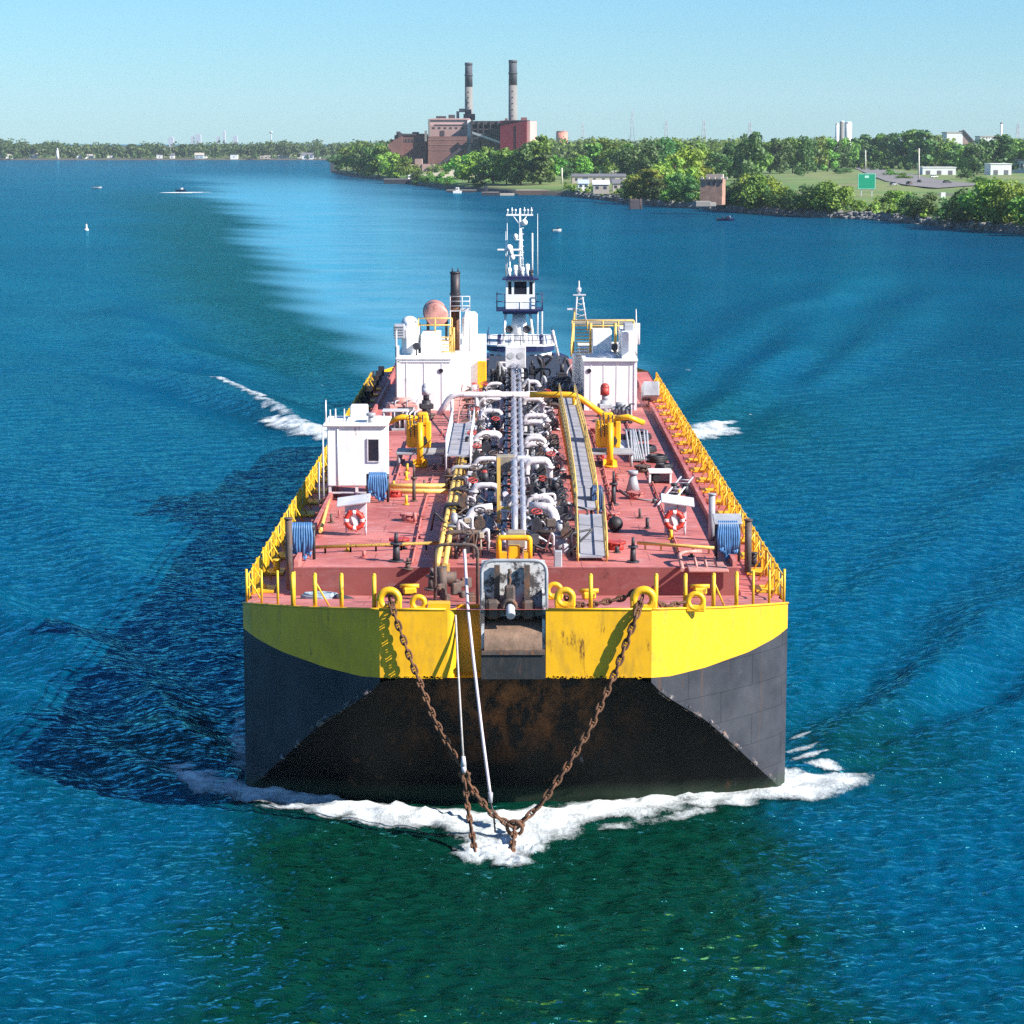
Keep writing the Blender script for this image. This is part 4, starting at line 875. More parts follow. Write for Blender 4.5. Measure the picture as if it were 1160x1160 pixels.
w = MB(); q = V(721, 384, YH+.2); w.cyl(q, V(720.5, 350, YH+.2), .07, .03, n=6); w.cyl(V(723, 390, YH+.2), V(723, 366, YH+.2), .12, n=8); w.build('whip_antenna', WHITEP, house2)
w = MB(); w.tube([V(634, 410, YH+14), V(626, 374, YH+14)], .10, 6); w.build('davit_arm', WHITEP, house2)
# vent masts in front of the houses
for px, cap, hb in ((685, REDP, GREY), (483, LGREY, DARK)):
    p = T(px, 472); m = MB(); m.cyl(p, p+Vector((0, 0, 1.1)), .3, n=12); m.box(p+Vector((0, 0, .7)), (.9, .6, .35), .2, .05); m.cyl(p+Vector((0, 0, 1.1)), p+Vector((0, 0, 1.5)), .2, n=10); o = m.build('tank_vent', hb, barge)
    c = MB(); c.cyl(p+Vector((0, 0, 1.45)), p+Vector((0, 0, 1.95)), .30, n=14); c.sph(p+Vector((0, 0, 1.95)), .30, 14, 6); c.build('vent_cap', cap, o)
# machinery standing on deck between the houses and the cranes
def engine_skid(px, py, w_, dd, hh, rot, mats, name, label):
    p = T(px, py); t = thing(name, label, 'machine', p)
    m = MB(); m.box((p.x, p.y, ZT+hh*.45), (w_, dd, hh*.6), rot, .08); m.cyl((p.x-w_*.3, p.y, ZT+hh*.8), (p.x+w_*.3, p.y, ZT+hh*.8), hh*.2, n=12); m.build('engine_block', mats[0], t)
    m = MB(); m.box((p.x, p.y, ZT+.08), (w_*1.15, dd*1.1, .16), rot, .02); m.build('skid_frame', mats[1], t)
    m = MB()
    for k in range(5): m.tube(fillet([(p.x-w_*.4+k*w_*.2, p.y-dd*.5, ZT+.2), (p.x-w_*.4+k*w_*.2, p.y-dd*.55, ZT+hh*random.uniform(.5, 1)), (p.x-w_*.4+k*w_*.2+.3, p.y, ZT+hh*.9)], .15, 3), .05, 6)
    m.build('engine_piping', mats[2], t)
engine_skid(459, 486, 1.6, 1.8, 1.4, .1, (DARK, GREY, WHITEP), 'pump_engine', 'dark pump engine with pale pipes in front of the left white deckhouse')
engine_skid(704, 478, 1.3, 1.6, 1.3, -.1, (GREY, DARK, DARK), 'pump_engine', 'grey pump engine with dark pipes in front of the right white deckhouse')
engine_skid(640, 455, 1.4, 2.2, 1.5, 0, (DARK, DARK, GREY), 'generator', 'dark generator between the right white deckhouse and the central piping')
engine_skid(455, 476, 1.9, 1.6, 1.5, .2, (PINKT, DARK, GREY), 'winch_machine', 'faded pink winch standing close against the left white deckhouse')
p = T(448, 492); t = thing('work_table', 'grey open work table behind the white control hut', 'table', p)
m = MB(); m.box((p.x, p.y, ZT+1.5), (1.6, 1.2, .1), 0, .02); m.build('table_top', LGREY, t)
for sx in (-.7, .7):
    for sy in (-.5, .5): m = MB(); m.cyl((p.x+sx, p.y+sy, ZT), (p.x+sx, p.y+sy, ZT+1.5), .07, n=8); m.build('leg', GREY, t)

# ------------------------------------------------------------ hose cranes
def crane(px, py, sgn, label):
    p = T(px, py); t = thing('hose_crane', label, 'crane', p, 'yellow hose cranes on the deck')
    k = 1.0
    m = MB(); m.cyl(p, p+Vector((0, 0, 2.5)), .20, .17, n=14); m.cyl(p, p+Vector((0, 0, .12)), .42, n=14); [m.box(p+Vector((.3*math.cos(a), .3*math.sin(a), .25)), (.25, .05, .4), a) for a in (0.4, 1.97, 3.54, 5.1)]
    m.build('pedestal', YEL, t)
    m = MB(); c = p+Vector((-.1, 1.0, 1.7)); m.box(c, (1.35, 1.6, 1.3), 0, .12); m.box(c+Vector((-.5, -.3, .75)), (.35, 1.0, .3), 0, .05); m.box(c+Vector((.3, .1, .85)), (.5, .9, .45), 0, .08); m.box(c+Vector((.55, -.75, .1)), (.28, .2, 1.5), 0, .04); m.box(c+Vector((-.55, -.75, .1)), (.22, .2, 1.2), 0, .04)
    m.build('winch_housing', YEL, t)
    m = MB(); c2 = c+Vector((.25, -.86, -.25)); m.cyl(c2, c2+Vector((0, .12, 0)), .26, n=18); m.build('sheave_opening', DARK, t)
    m = MB(); e = p+Vector((-sgn*.1, 1.2, 2.55)); m.tube([e, e+Vector((sgn*1.1, -1.0, .25)), e+Vector((sgn*2.0, -.4, -.15))], .16, 8); m.box(e+Vector((0, 0, .1)), (.6, .7, .6), 0, .08); m.build('boom', YEL, t)
    m = MB(); m.box(p+Vector((0, 1.0, .75)), (2.7, 2.2, .12), 0, .02)
    for sx in (-1.2, 1.2):
        for sy in (.1, 1.9): m.cyl(p+Vector((sx, sy, 0)), p+Vector((sx, sy, .75)), .08, n=8)
    m.build('platform', GREY, t)
    m = MB(); [m.tube([p+Vector((-.5+.2*i, .9, 2.6)), p+Vector((-.6+.25*i, .2, 2.9)), p+Vector((-.5+.2*i, -.05, 1.7))], .035, 6) for i in range(4)]; m.build('hydraulic_hose', DARK, t)
crane(476, 529, -1, 'yellow hose crane on a post in front of the left white deckhouse')
crane(691, 529, 1, 'yellow hose crane on a post in front of the right white deckhouse')

# ------------------------------------------------------------ control hut
a = T(371, 566); YK = a.y; xl, xr = V(371, 551, YK).x, V(437, 551, YK).x; z0 = V(400, 551, YK).z; z1 = V(400, 483, YK).z
hut = thing('control_hut', 'white flat roofed control hut on short legs at the left deck edge', 'hut', (xl, YK, ZT))
m = MB(); m.box(((xl+xr)/2, YK+1.7, (z0+z1)/2), (xr-xl, 3.4, z1-z0), 0, .05); m.tube([(xl+.55, YK-.02, z0), (xl+.55, YK-.02, z1)], .035, 6)
m.build('hut_wall', WHITE, hut)
m = MB(); m.box(((xl+xr)/2-.03, YK+1.7, z1+.06), (xr-xl+.34, 3.7, .14), 0, .04); m.box(((xl+xr)/2+.3, YK+1.9, z1+.16), (1.7, 2.0, .12), 0, .03); m.build('hut_roof', WHITE, hut)
m = MB(); q = V(423, 510, YK); m.box((q.x, YK-.01, q.z), (.52, .06, 1.1), 0, .02); wn = m.build('window', GLASS, hut)
m = MB(); [m.box((q.x+sx*.29, YK-.02, q.z), (.06, .08, 1.22)) for sx in (-1, 1)]; [m.box((q.x, YK-.02, q.z+sz*.58), (.52, .08, .06)) for sz in (-1, 1)]; m.build('window_frame', WHITEP, wn)
m = MB(); m.box((xr+.02, YK+1.5, lerp(z0, z1, .45)), (.05, .9, 2.0), 0, .01); m.build('door', LGREY, hut)
for sx, sy in ((xl+.12, .12), (xr-.12, .12), (xl+.12, 3.2), (xr-.12, 3.2), ((xl+xr)/2, .12)):
    m = MB(); m.box((sx, YK+sy, (ZT+z0)/2), (.14, .14, z0-ZT)); m.build('leg', WHITEP, hut)
m = MB(); m.box(((xl+xr)/2, YK+.12, lerp(ZT, z0, .5)), (xr-xl-.3, .08, .08)); m.tube([(xl-.2, YK-.1, ZT-.3), (xl-.2, YK-.1, z1)], .05, 6); m.tube([(xl-.45, YK+.1, ZT-.3), (xl-.45, YK+.1, lerp(z0, z1, .4))], .05, 6); m.build('conduit', LGREY, hut)
for px, pt in ((369, 453), (374, 464), (380, 463), (390, 463)):
    q = V(px, 478, YK+.6); m = MB(); m.cyl((q.x, YK+.6, z1), V(px, pt, YK+.6), .06, .03, n=6); m.build('whip_antenna', WHITEP, hut)
m = MB(); q = V(407, 474, YK+2.6); m.box((q.x, YK+2.6, z1+.45), (.9, .8, .75), 0, .06); m.build('roof_box', WHITE, hut)
m = MB(); q = V(420, 478, YK+.5); m.cyl((q.x, YK+.6, z1+.1), (q.x, YK+.6, z1+.45), .14, n=10); m.cyl((q.x, YK+.6, z1+.45), (q.x, YK+.6, z1+.62), .24, n=12); m.build('roof_vent', GREY, hut)

# ------------------------------------------------------------ lifebuoy shelters, lifebuoys
def shelter(px, pb, label_s, label_r, sgn=1):
    p = T(px, pb); t = thing('lifebuoy_box', label_s, 'locker', p, 'lifebuoy boxes on deck')
    m = MB(); m.box(p+Vector((0, .25, .95)), (1.0, .35, 1.1), 0, .02); m.build('back_board', LGREY, t)
    m = MB(); m.box(p+Vector((.1*sgn, .3, 1.62)), (1.55, 1.0, .09), 0, .02, ry=R(8*sgn), rx=R(14)); m.build('sloped_roof', LGREY, t)
    for sx in (-.45, .45): m = MB(); m.cyl(p+Vector((sx, .2, 0)), p+Vector((sx, .2, .5)), .05, n=8); m.build('leg', LGREY, t)
    r = thing('life_ring', label_r, 'life ring', p+Vector((0, 0, .75)), 'life rings on deck')
    c = p+Vector((-.05, -.05, .74)); m = MB(); m.torus(c, .37, .105, (0, 1, 0.05), 30, 10); m.build('ring', LIFER, r)
    for k in range(4):
        a = R(45+90*k); m = MB(); m.torus(c, .37, .112, (0, 1, 0.05), 5, 10, a-.2, a+.2); m.build('white_band', WHITE, r)
    m = MB()
    for i in range(9): a = 2*math.pi*i/9; m.sph(c+Vector((.5*math.cos(a), -.03, .5*math.sin(a))), .05, 6, 4)
    m.torus(c, .485, .018, (0, 1, 0.05), 24, 5); m.build('grab_line', REDP, r)
    m = MB(); m.box(c+Vector((.02, .02, 0)), (.26, .08, .62), 0, .02, ry=R(-18)); m.build('light_float', WHITE, r)
shelter(403, 607, 'grey sloped roof lifebuoy box in front of the white control hut', 'red life ring on the box in front of the white control hut', -1)
shelter(765, 607, 'grey sloped roof lifebuoy box on the right side of the deck', 'red life ring on the box on the right side of the deck', 1)

# ------------------------------------------------------------ blue hoses over racks
def hose_rack(px, pb, wpx, hpx, n, lab_h, lab_r, mat=BLUEH, roof=False, z=ZT):
    p = T(px, pb, z); sc = p.y/F_PX; w = wpx*sc; hh = hpx*sc
    t = thing('hose_rack', lab_r, 'rack', p, 'steel hose racks')
    for sx in (-1, 1): m = MB(); m.cyl(p+Vector((sx*w*.55, .1, 0)), p+Vector((sx*w*.55, .1, hh)), .07, n=8); m.build('post', DARK, t)
    m = MB(); m.cyl(p+Vector((-w*.6, .1, hh-.1)), p+Vector((w*.6, .1, hh-.1)), .13, n=10); m.build('cross_bar', DARK, t)
    if roof: m = MB(); m.box(p+Vector((0, .3, hh+.15)), (w*1.35, .9, .08), 0, .02, rx=R(20)); m.build('hood', GREY, t)
    m = MB(); rr = random.Random(int(px))
    for i in range(n):
        u = (i+.5)/n*2-1; x = p.x+u*w*.48; drop = hh*(.72+.2*rr.random()-.25*u*u); r_ = .062
        pts = [Vector((x+rr.uniform(-.05, .05), p.y-.12-.1*rr.random(), z+hh-drop-.0)), Vector((x+u*.08, p.y-.22, z+hh-drop*.5)), Vector((x, p.y-.12, z+hh-.02)), Vector((x, p.y+.1, z+hh+.10)), Vector((x, p.y+.32, z+hh-.05)), Vector((x-u*.05, p.y+.42, z+hh-drop*.6)), Vector((x+rr.uniform(-.1, .1), p.y+.36, z+hh-drop))]
        m.tube(fillet(pts, .25, 3), r_, 7)
        if i < n-1:
            a = pts[0]; x2 = p.x+((i+1.5)/n*2-1)*w*.48; m.tube([a, Vector(((a.x+x2)/2, a.y-.06, a.z-.16)), Vector((x2, a.y, a.z+.04))], r_, 7)
    o = m.build('hose_bundle', mat, None, p); tag(o, lab_h, 'hose', 'blue hoses hung over racks')
hose_rack(341, 634, 27, 40, 10, 'blue hose hung in loops on the rack at the left front deck corner', 'dark steel rack carrying blue hose at the left front deck corner')
hose_rack(824, 636, 24, 44, 10, 'blue hose hung in loops on the hooded rack at the right front deck corner', 'hooded dark rack carrying blue hose at the right front deck corner', roof=True)
hose_rack(428, 569, 21, 32, 9, 'blue hose hung in loops beside the white control hut', 'dark steel rack with blue hose beside the white control hut')
hose_rack(676, 586, 11, 34, 6, 'dark blue hose hung beside the raised grey walkway', 'dark steel rack with dark blue hose beside the raised walkway', BLUED)

# ------------------------------------------------------------ loose gear on deck
def coil(c, R_, r, turns, mat, name, label, cat, sq=1.0):
    m = MB(); pts = []
    for i in range(turns*16): a = 2*math.pi*i/16; k = i/16; rr = R_*(1-.12*(k % 3))+.04*math.sin(i*1.7); pts.append(Vector((c.x+rr*math.cos(a), c.y+rr*sq*math.sin(a), c.z+r+r*1.3*(k//2)*.8)))
    m.tube(pts, r, 6); return single(m, name, mat, label, cat, c)
q = V(362, 676, 98.2); coil(Vector((q.x, 98.2, q.z-.1)), .75, .07, 6, paint('faded_blue_rope', (.30, .38, .45), .7, var=.5, scale=8), 'rope_coil', 'faded blue grey rope coiled on the foredeck behind the bow posts', 'rope', .5)
m = MB(); pts = [V(x, y, 98.0)+Vector((0, 0, .05*math.sin(i*2))) for i, (x, y) in enumerate([(380, 676), (395, 680), (410, 684), (425, 684), (438, 686)])]; m.tube(resample(pts, 24), .13, 8); single(m, 'heavy_hose', DARK, 'black thick hose lying along the foredeck left of the ring fairlead', 'hose', pts[0])
for i, (px, py, R_, lab) in enumerate(((728, 512, .75, 'black hose coil heaped behind the other coils on the right deck'), (744, 523, .55, 'black hose coil at the right edge of the hose heap'), (722, 498, .8, 'black hose coil nearest the right white deckhouse'), (752, 533, .42, 'small black hose coil beside the white deck box'))):
    coil(T(px, py), R_, .10, 5, BLACKR, 'hose_coil', lab, 'hose coil', 1.2)
m = MB()
for i in range(9): a = T(706+i*2.6, 492); b_ = T(714+i*2.6, 524); m.tube([a+Vector((0, 0, .3)), a.lerp(b_, .4)+Vector((.15*math.sin(i), 0, .85)), b_+Vector((0, 0, .15))], .07, 6)
single(m, 'hose_heap', GREY, 'heap of grey and black hoses on the right side of the deck', 'hoses', T(715, 508))
p = T(714, 510); m = MB(); m.box(p+Vector((-.45, 0, .25)), (.9, 3.6, .3), R(-6), .05); single(m, 'hose_tray', WHITEP, 'long white hose tray left of the grey hose heap', 'tray', p)
p = T(748, 548); t = thing('deck_box', 'small white open ended box in front of the black hose coils', 'box', p)
m = MB(); m.box(p+Vector((0, .5, .62)), (1.25, 1.2, .12), 0, .02); m.box(p+Vector((0, 1.0, .3)), (1.2, .1, .6)); [m.box(p+Vector((sx, .5, .3)), (.1, 1.1, .6)) for sx in (-.55, .55)]; m.build('box_shell', WHITE, t)
m = MB(); m.cyl(p+Vector((-.2, -.05, .3)), p+Vector((-.2, .9, .3)), .2, n=12); m.build('hose_end', BLACKR, t)
p0, p1 = T(752, 575), T(778, 552); t = thing('ladder', 'grey aluminium ladder lying on the deck behind the lifebuoy box', 'ladder', p0)
m = MB(); dv = (p1-p0); nn = Vector((-dv.y, dv.x, 0)).normalized()*.32
for s_ in (-1, 1): m.tube([p0+nn*s_+Vector((0, 0, .12)), p1+nn*s_+Vector((0, 0, .55))], .05, 6)
m.build('side_rail', LGREY, t)
[(lambda m: (m.cyl(p0.lerp(p1, k/9)-nn+Vector((0, 0, .12+.43*k/9)), p0.lerp(p1, k/9)+nn+Vector((0, 0, .12+.43*k/9)), .03, n=6), m.build('rung', LGREY, t)))(MB()) for k in range(1, 9)]
p = T(697, 602); m = MB(); m.sph(p+Vector((0, 0, .36)), .36, 18, 12); m.cyl(p+Vector((-.05, -.05, .6)), p+Vector((-.45, .5, 1.15)), .03, n=6); single(m, 'ball_fender', BLACKR, 'black ball fender on the deck beside the raised walkway', 'fender', p)
p = T(745, 563); m = MB(); m.tube([T(702, 556)+Vector((0, 0, .05)), T(715, 565)+Vector((0, 0, .05)), T(735, 568)+Vector((0, 0, .05)), T(760, 567)+Vector((0, 0, .05))], .045, 6); single(m, 'deck_cable', GREY, 'thin grey cable lying across the right deck by the ladder', 'cable', p)

# ------------------------------------------------------------ towing bridle: chains, wires
def chain(name, pts, pitch, rr, mat, label, group='tow bridle chains at the bow'):
    P = [Vector(p) for p in pts]; L = sum((P[i+1]-P[i]).length for i in range(len(P)-1)); n = max(3, int(L/pitch)); Q = resample(P, n+1); m = MB()
    for i in range(n):
        c = (Q[i]+Q[i+1])/2; dv = (Q[i+1]-Q[i]).normalized(); side = dv.orthogonal().normalized(); side = Matrix.Rotation(.6+(math.pi/2 if i % 2 else 0)+.15*math.sin(i*3), 3, dv) @ side; nrm = dv.cross(side)
        hl = pitch*.68; w = pitch*.34; ring = []
        for k in range(14): a = 2*math.pi*k/14; ring.append(c+dv*(math.copysign(abs(math.cos(a))**.75, math.cos(a))*hl)+side*(math.sin(a)*w))
        m.tube(ring, rr, 6, True); m.cyl(c-side*w*.9, c+side*w*.9, rr*.7, n=5)
    return single(m, name, mat, label, 'chain', P[0], group)
YA = 89.4                                # where the bridle hangs, just ahead of the bow
apex = V(583, 938, YA)
chain('tow_chain', [V(728, 676, YF+.4), V(724, 686, YF-.02), V(721, 697, YF-.25), V(697, 762, YF-.35), V(668, 826, 90.2), V(640, 872, 89.9), V(612, 912, 89.6), apex], .33, .052, RUST, 'rusty tow chain hanging from the right yellow ring fairlead')
sh = V(526, 878, YA+.1)
chain('tow_chain', [V(441, 676, YF+.4), V(444, 686, YF-.02), V(447, 697, YF-.25), V(467, 752, YF-.35), V(492, 815, 90.2), V(520, 866, 89.7)], .30, .044, RUST, 'rusty tow chain hanging from the left yellow ring fairlead')
chain('tow_chain', [sh, V(537, 897, YA), V(556, 921, YA), apex], .28, .055, RUST, 'rusty chain sloping from the wire socket to the bridle joint')
chain('tow_chain', [sh, V(529, 910, YA-.1), V(534, 940, YA-.9), G(540, 979, -.15)], .27, .050, RUST, 'rusty chain hanging straight from the wire socket into the water')
chain('tow_chain', [apex, V(581, 957, YA-1.0), G(577, 984, -.15)], .28, .055, RUST, 'rusty chain hanging from the bridle joint into the splash')
dk = [V(641, 676, YF+.5), V(648, 684, YF+.3), V(665, 686, YF+.4), V(690, 681, YF+.6), V(708, 677, YF+.6), V(722, 668, YF+.35), V(734, 667, YF+.35), V(744, 680, YF+.5), V(752, 688, YF+.6), V(775, 682, YF+1.0)]
chain('deck_chain', dk, .27, .05, RUST, 'rusty chain draped over the deck between the right ring fairleads')
m = MB(); m.torus(apex, .30, .075, (0.2, 1, .2), 18, 8); m.cyl(apex+Vector((-.4, 0, .12)), apex+Vector((.4, 0, .12)), .07, n=8); single(m, 'bridle_ring', RUST, 'rusty joining ring where the tow chains meet above the splash', 'shackle', apex)
m = MB(); m.torus(sh, .17, .06, (0.2, 1, .1), 14, 6); m.cyl(sh+Vector((-.25, 0, .05)), sh+Vector((.25, 0, .05)), .055, n=8); single(m, 'shackle', RUST, 'rusty shackle under the socket of the thin tow wire', 'shackle', sh)
t0 = V(516, 697, YF+.15); t = thing('tow_wire', 'thin grey tow wire hanging from the bow recess to a pale socket', 'wire', t0)
m = MB(); e = V(525, 864, YA+.1); m.tube([V(514, 690, YF+2.0), t0, V(519, 760, YF-.55), V(523, 830, YA+.3), e], .045, 8); m.build('wire', WIRE, t)
m = MB(); m.cyl(e+Vector((0, 0, .25)), e-Vector((0, 0, .12)), .07, .12, n=12); m.cyl(e-Vector((0, 0, .12)), sh+Vector((0, 0, .1)), .10, n=12); m.build('socket', LGREY, t)
t0 = V(527, 638, YF+3.4); t = thing('hawser', 'pale lilac hawser running from the deck hoop down to the splash', 'rope', t0)
m = MB(); e = V(555.5, 902, YA+.05); m.tube(resample([V(526, 622, YF+3.5), t0, V(530, 690, YF+.1), V(536, 745, YF-.5), V(546, 830, YA+.4), e], 22), .062, 8); m.build('rope', LILAC, t)
m = MB(); m.cyl(e+Vector((0, 0, .15)), e-Vector((0, 0, .25)), .10, .085, n=10); m.build('thimble', GREY, t)
m = MB(); m.tube([e-Vector((0, 0, .25)), V(559, 920, YA), V(561, 943, YA)], .04, 6); m.build('pendant', DARK, t)

# ------------------------------------------------------------ tug in the stern notch
YG = 236.0; gx = .72
tug = thing('tugboat', 'white and navy tugboat pushing in the stern notch with tall wheelhouse', 'tugboat', (gx, 207, 0))
m = MB(); hl = [(0, 206.8), (2.6, 208), (4.6, 213), (5.2, 222), (5.2, 250), (4.4, 254)]
ol = [(gx+x, y) for x, y in hl]+[(gx-x, y) for x, y in hl[::-1]]
m.grid([[(x, y, z) for x, y in ol+[ol[0]]] for z in (-1, 4.6)], False); m.add([(x, y, 4.6) for x, y in ol], [tuple(range(len(ol)))]); m.build('hull', NAVY, tug)
m = MB(); xa, xb = V(551, 400, YG).x, V(628, 400, YG).x; xc = (xa+xb)/2; rw = (xb-xa)/2
zd = V(590, 391, YG).z; zw1, zw0 = V(590, 397, YG).z, V(590, 416, YG).z
def rrect(rw, y0, y1, c=1.6): return [(xc-rw, y1), (xc-rw, y0+c)]+[(xc-rw+c*(1-math.cos(a)), y0+c*(1-math.sin(a))) for a in [R(q) for q in (22, 45, 67)]]+[(xc-rw+c, y0), (xc+rw-c, y0)]+[(xc+rw-c*(1-math.cos(a)), y0+c*(1-math.sin(a))) for a in [R(q) for q in (67, 45, 22)]]+[(xc+rw, y0+c), (xc+rw, y1)]
def rprism(m, rw, y0, y1, z0, z1, c=1.6):
    P = rrect(rw, y0, y1, c); m.prism([(x, y, z0) for x, y in P], (0, 0, z1-z0))
rprism(m, rw-.25, YG-1, YG+12, 4.4, zw1); lower = m.build('deckhouse', WHITE, tug)
m = MB(); rprism(m, rw-.02, YG-1.3, YG+12.2, zw1, zd, 1.8); m.build('boat_deck', NAVY, tug)
m = MB(); rprism(m, rw+.02, YG-1.36, YG+12.3, zd-.03, zd+.10, 1.8); m.build('deck_edge', WHITE, tug)
for i, px in enumerate((557, 565, 603, 611, 619, 625)):
    q = V(px, 405, YG-1.05); m = MB(); m.box((q.x, YG-1.0+(0.5 if px in (557, 619) else 1.5 if px == 625 else 0), q.z), (.42, .2, .55), 0, .02); m.build('window', GLASS, lower)
m = MB(); rail = [(x, y, zd+.1) for x, y in rrect(rw-.1, YG-1.2, YG+10, 1.8)]; railing(m, rail, .95, 1.1, .035); m.build('deck_railing', NAVY, tug)
# tower, legs
m = MB(); a = V(588, 391, YG+2.5); zt0 = V(588, 352, YG+2.5).z; m.cyl((a.x, YG+2.5, zd), (a.x, YG+2.5, zt0), .95, .62, n=24); m.build('tower', WHITE, tug)
for p0, p1 in ((570, 573), (605, 600)):
    m = MB(); m.cyl(V(p0, 391, YG+1.2), V(p1, 352, YG+1.5), .13, n=8); m.build('tower_leg', WHITE, tug)
for x in (577, 597): q = V(x, 373, YG+.8); m = MB(); m.torus(q, .32, .10, (0, 1, 0), 18, 8); m.cyl(q, q+Vector((0, .05, 0)), .3, n=16); m.build('searchlight', DARK, tug)
for x in (566, 580, 600, 613): q = V(x, 388, YG+.2); m = MB(); m.cyl((q.x, YG+.2, zd), (q.x, YG+.2, zd+.8), .16, n=10); m.box((q.x, YG+.2, zd+.9), (.35, .35, .3), 0, .04); m.build('deck_fitting', NAVY if x in (566, 613) else WHITE, tug)
# wheelhouse
yw = YG+1.0; wx0, wx1 = V(573, 330, yw).x, V(606, 330, yw).x; wc = (wx0+wx1)/2; ww = wx1-wx0; z0, z1 = V(590, 350, yw).z, V(590, 317, yw).z; zs = V(590, 333.5, yw).z; zt1 = V(590, 319, yw).z
m = MB(); m.bx(wx0, wx1, yw, yw+3.2, z0, zs); m.bx(wx0, wx1, yw, yw+3.2, zt1, z1)
for x in (wx0+.12, lerp(wx0, wx1, .24), lerp(wx0, wx1, .76), wx1-.12): m.box((x, yw+.1, (zs+zt1)/2), (.22, .2, zt1-zs))
for x in (wx0+.1, wx1-.1): m.box((x, yw+2.9, (zs+zt1)/2), (.2, .5, zt1-zs))
m.box((wc, yw-.02, lerp(z0, zs, .5)), (ww-.05, .05, .04)); m.box((wc, yw-.03, lerp(z0, zs, .25)), (.05, .05, .7)); wh = m.build('wheelhouse', WHITE, tug)
for xa_, xb_ in ((.28, .72), (.06, .20), (.80, .94)):
    m = MB(); m.bx(lerp(wx0, wx1, xa_)+.02, lerp(wx0, wx1, xb_)-.02, yw+.06, yw+.16, zs, zt1); m.build('window', GLASS, wh)
for x in (wx0+.05, wx1-.05): m = MB(); m.bx(x-.03, x+.03, yw+.2, yw+2.7, zs, zt1); m.build('window', GLASS, wh)
m = MB(); m.prism([(wx0-.35, yw-.45, z1), (wx1+.35, yw-.45, z1), (wx1+.2, yw+3.5, z1), (wx0-.2, yw+3.5, z1)], (0, 0, .14)); m.box((wc, yw+1.5, z1+.24), (ww*.9, 2.8, .2), 0, .05); m.build('wheelhouse_roof', NAVY, wh)
m = MB(); m.bx(wx0-.95, wx1+.8, yw-.3, yw+3.4, z0-.22, z0-.03); m.bx(wx0-.3, wx1+.3, yw-.1, yw+3, z0-.5, z0-.22)
railing(m, [(wx0-.1, yw-.25, z0), (wx0-.9, yw-.25, z0), (wx0-.9, yw+3.2, z0)], 1.5, .8, .05); railing(m, [(wx1+.1, yw-.25, z0), (wx1+.75, yw-.25, z0), (wx1+.75, yw+3.2, z0)], 1.5, .8, .05); m.build('balcony', NAVY, tug)
# mast and aerials
ym = yw+1.6; zr = z1+.3
mast = MB(); mx = V(589, 300, ym).x; zt = V(589, 236, ym).z; mast.cyl((mx, ym, zr), (mx, ym, zt), .15, .09, n=10); mast.tube([(mx+.35, ym, zr), (mx+.12, ym, lerp(zr, zt, .75))], .05, 6)
for k in range(9): z = lerp(zr, zt, .08+k*.09); mast.cyl((mx, ym, z), (mx+.38, ym, z), .03, n=5)
zc = V(589, 243.5, ym).z; xa, xb = V(573.5, 243, ym).x, V(604, 243, ym).x; mast.box(((xa+xb)/2, ym, zc), (xb-xa, .16, .16))
mast.tube([(mx, ym, zc-1.0), (mx-.75, ym, zc)], .045, 6); mast.tube([(mx, ym, zc-1.0), (mx+.75, ym, zc)], .045, 6)
mast = mast.build('mast', WHITE, tug)
for k, px in enumerate((575, 580, 584, 594, 598, 602)):
    q = V(px, 243, ym); m = MB(); m.cyl(q, q+Vector((0, 0, .55+.15*(k % 2))), .05, n=6); m.cyl(q+Vector((0, 0, .3)), q+Vector((0, 0, .5)), .10, n=8); m.build('mast_light', WHITE, mast)
m = MB(); q = V(594, 252, ym-.1); m.sph(q, .32, 14, 10); m.cyl((q.x-.3, q.y, q.z), q, .06, n=6); m.build('satellite_dome', WHITE, mast)
m = MB(); q = V(584, 268, ym-.2); m.sph(q, .25, 10, 8, (1, 1, 1.2)); m.box((q.x+.25, q.y, q.z-.3), (.5, .2, .12)); m.build('horn', WHITE, mast)
m = MB(); q = V(574, 300, ym-.2); q2 = V(578, 283, ym-.2); m.cyl((q.x+.3, ym-.2, zr), (q.x+.3, ym-.2, q2.z-.4), .08, n=8); m.box((q.x+.75, ym, q2.z-.55), (1.6, .3, .12)); m.sph((q.x+.25, ym-.2, q2.z+.18), .36, 14, 10)
m.box((q2.x-.05, ym-.25, q2.z), (2.5, .22, .18), 0, .04); m.cyl((q2.x+.1, ym-.25, q2.z-.5), (q2.x+.1, ym-.25, q2.z-.1), .2, n=10); m.sph((q2.x+.2, ym-.25, q2.z-.75), .28, 10, 8); m.build('radar', WHITE, mast)
for x, y0, y1 in ((573, 312, 262), (574.5, 312, 240), (603, 312, 264), (609, 312, 242), (598, 312, 298)):
    m = MB(); m.cyl(V(x, y0, ym+.3), V(x, y1, ym+.3), .05 if x != 603 else .09, .02 if x != 603 else .08, n=6); m.build('whip_antenna', WHITE, tug)
for x, hh in ((577, .9), (584, 1.2), (592, 1.0), (597.5, 1.3), (602, .7)):
    q = V(x, 313, ym-.6); m = MB(); m.cyl((q.x, ym-.6, zr), (q.x, ym-.6, zr+hh*.5), .16, n=10); m.box((q.x, ym-.6, zr+hh*.7), (.4, .35, .45*hh), .2, .06); m.build('roof_fitting', WHITE if x != 602 else DARK, wh)
for x, y0, y1 in ((609, 384, 352), (614, 382, 351)): m = MB(); m.cyl(V(x, y0, YG+4), V(x, y1, YG+4), .09, n=6); m.build('whip_antenna', LGREY, tug)
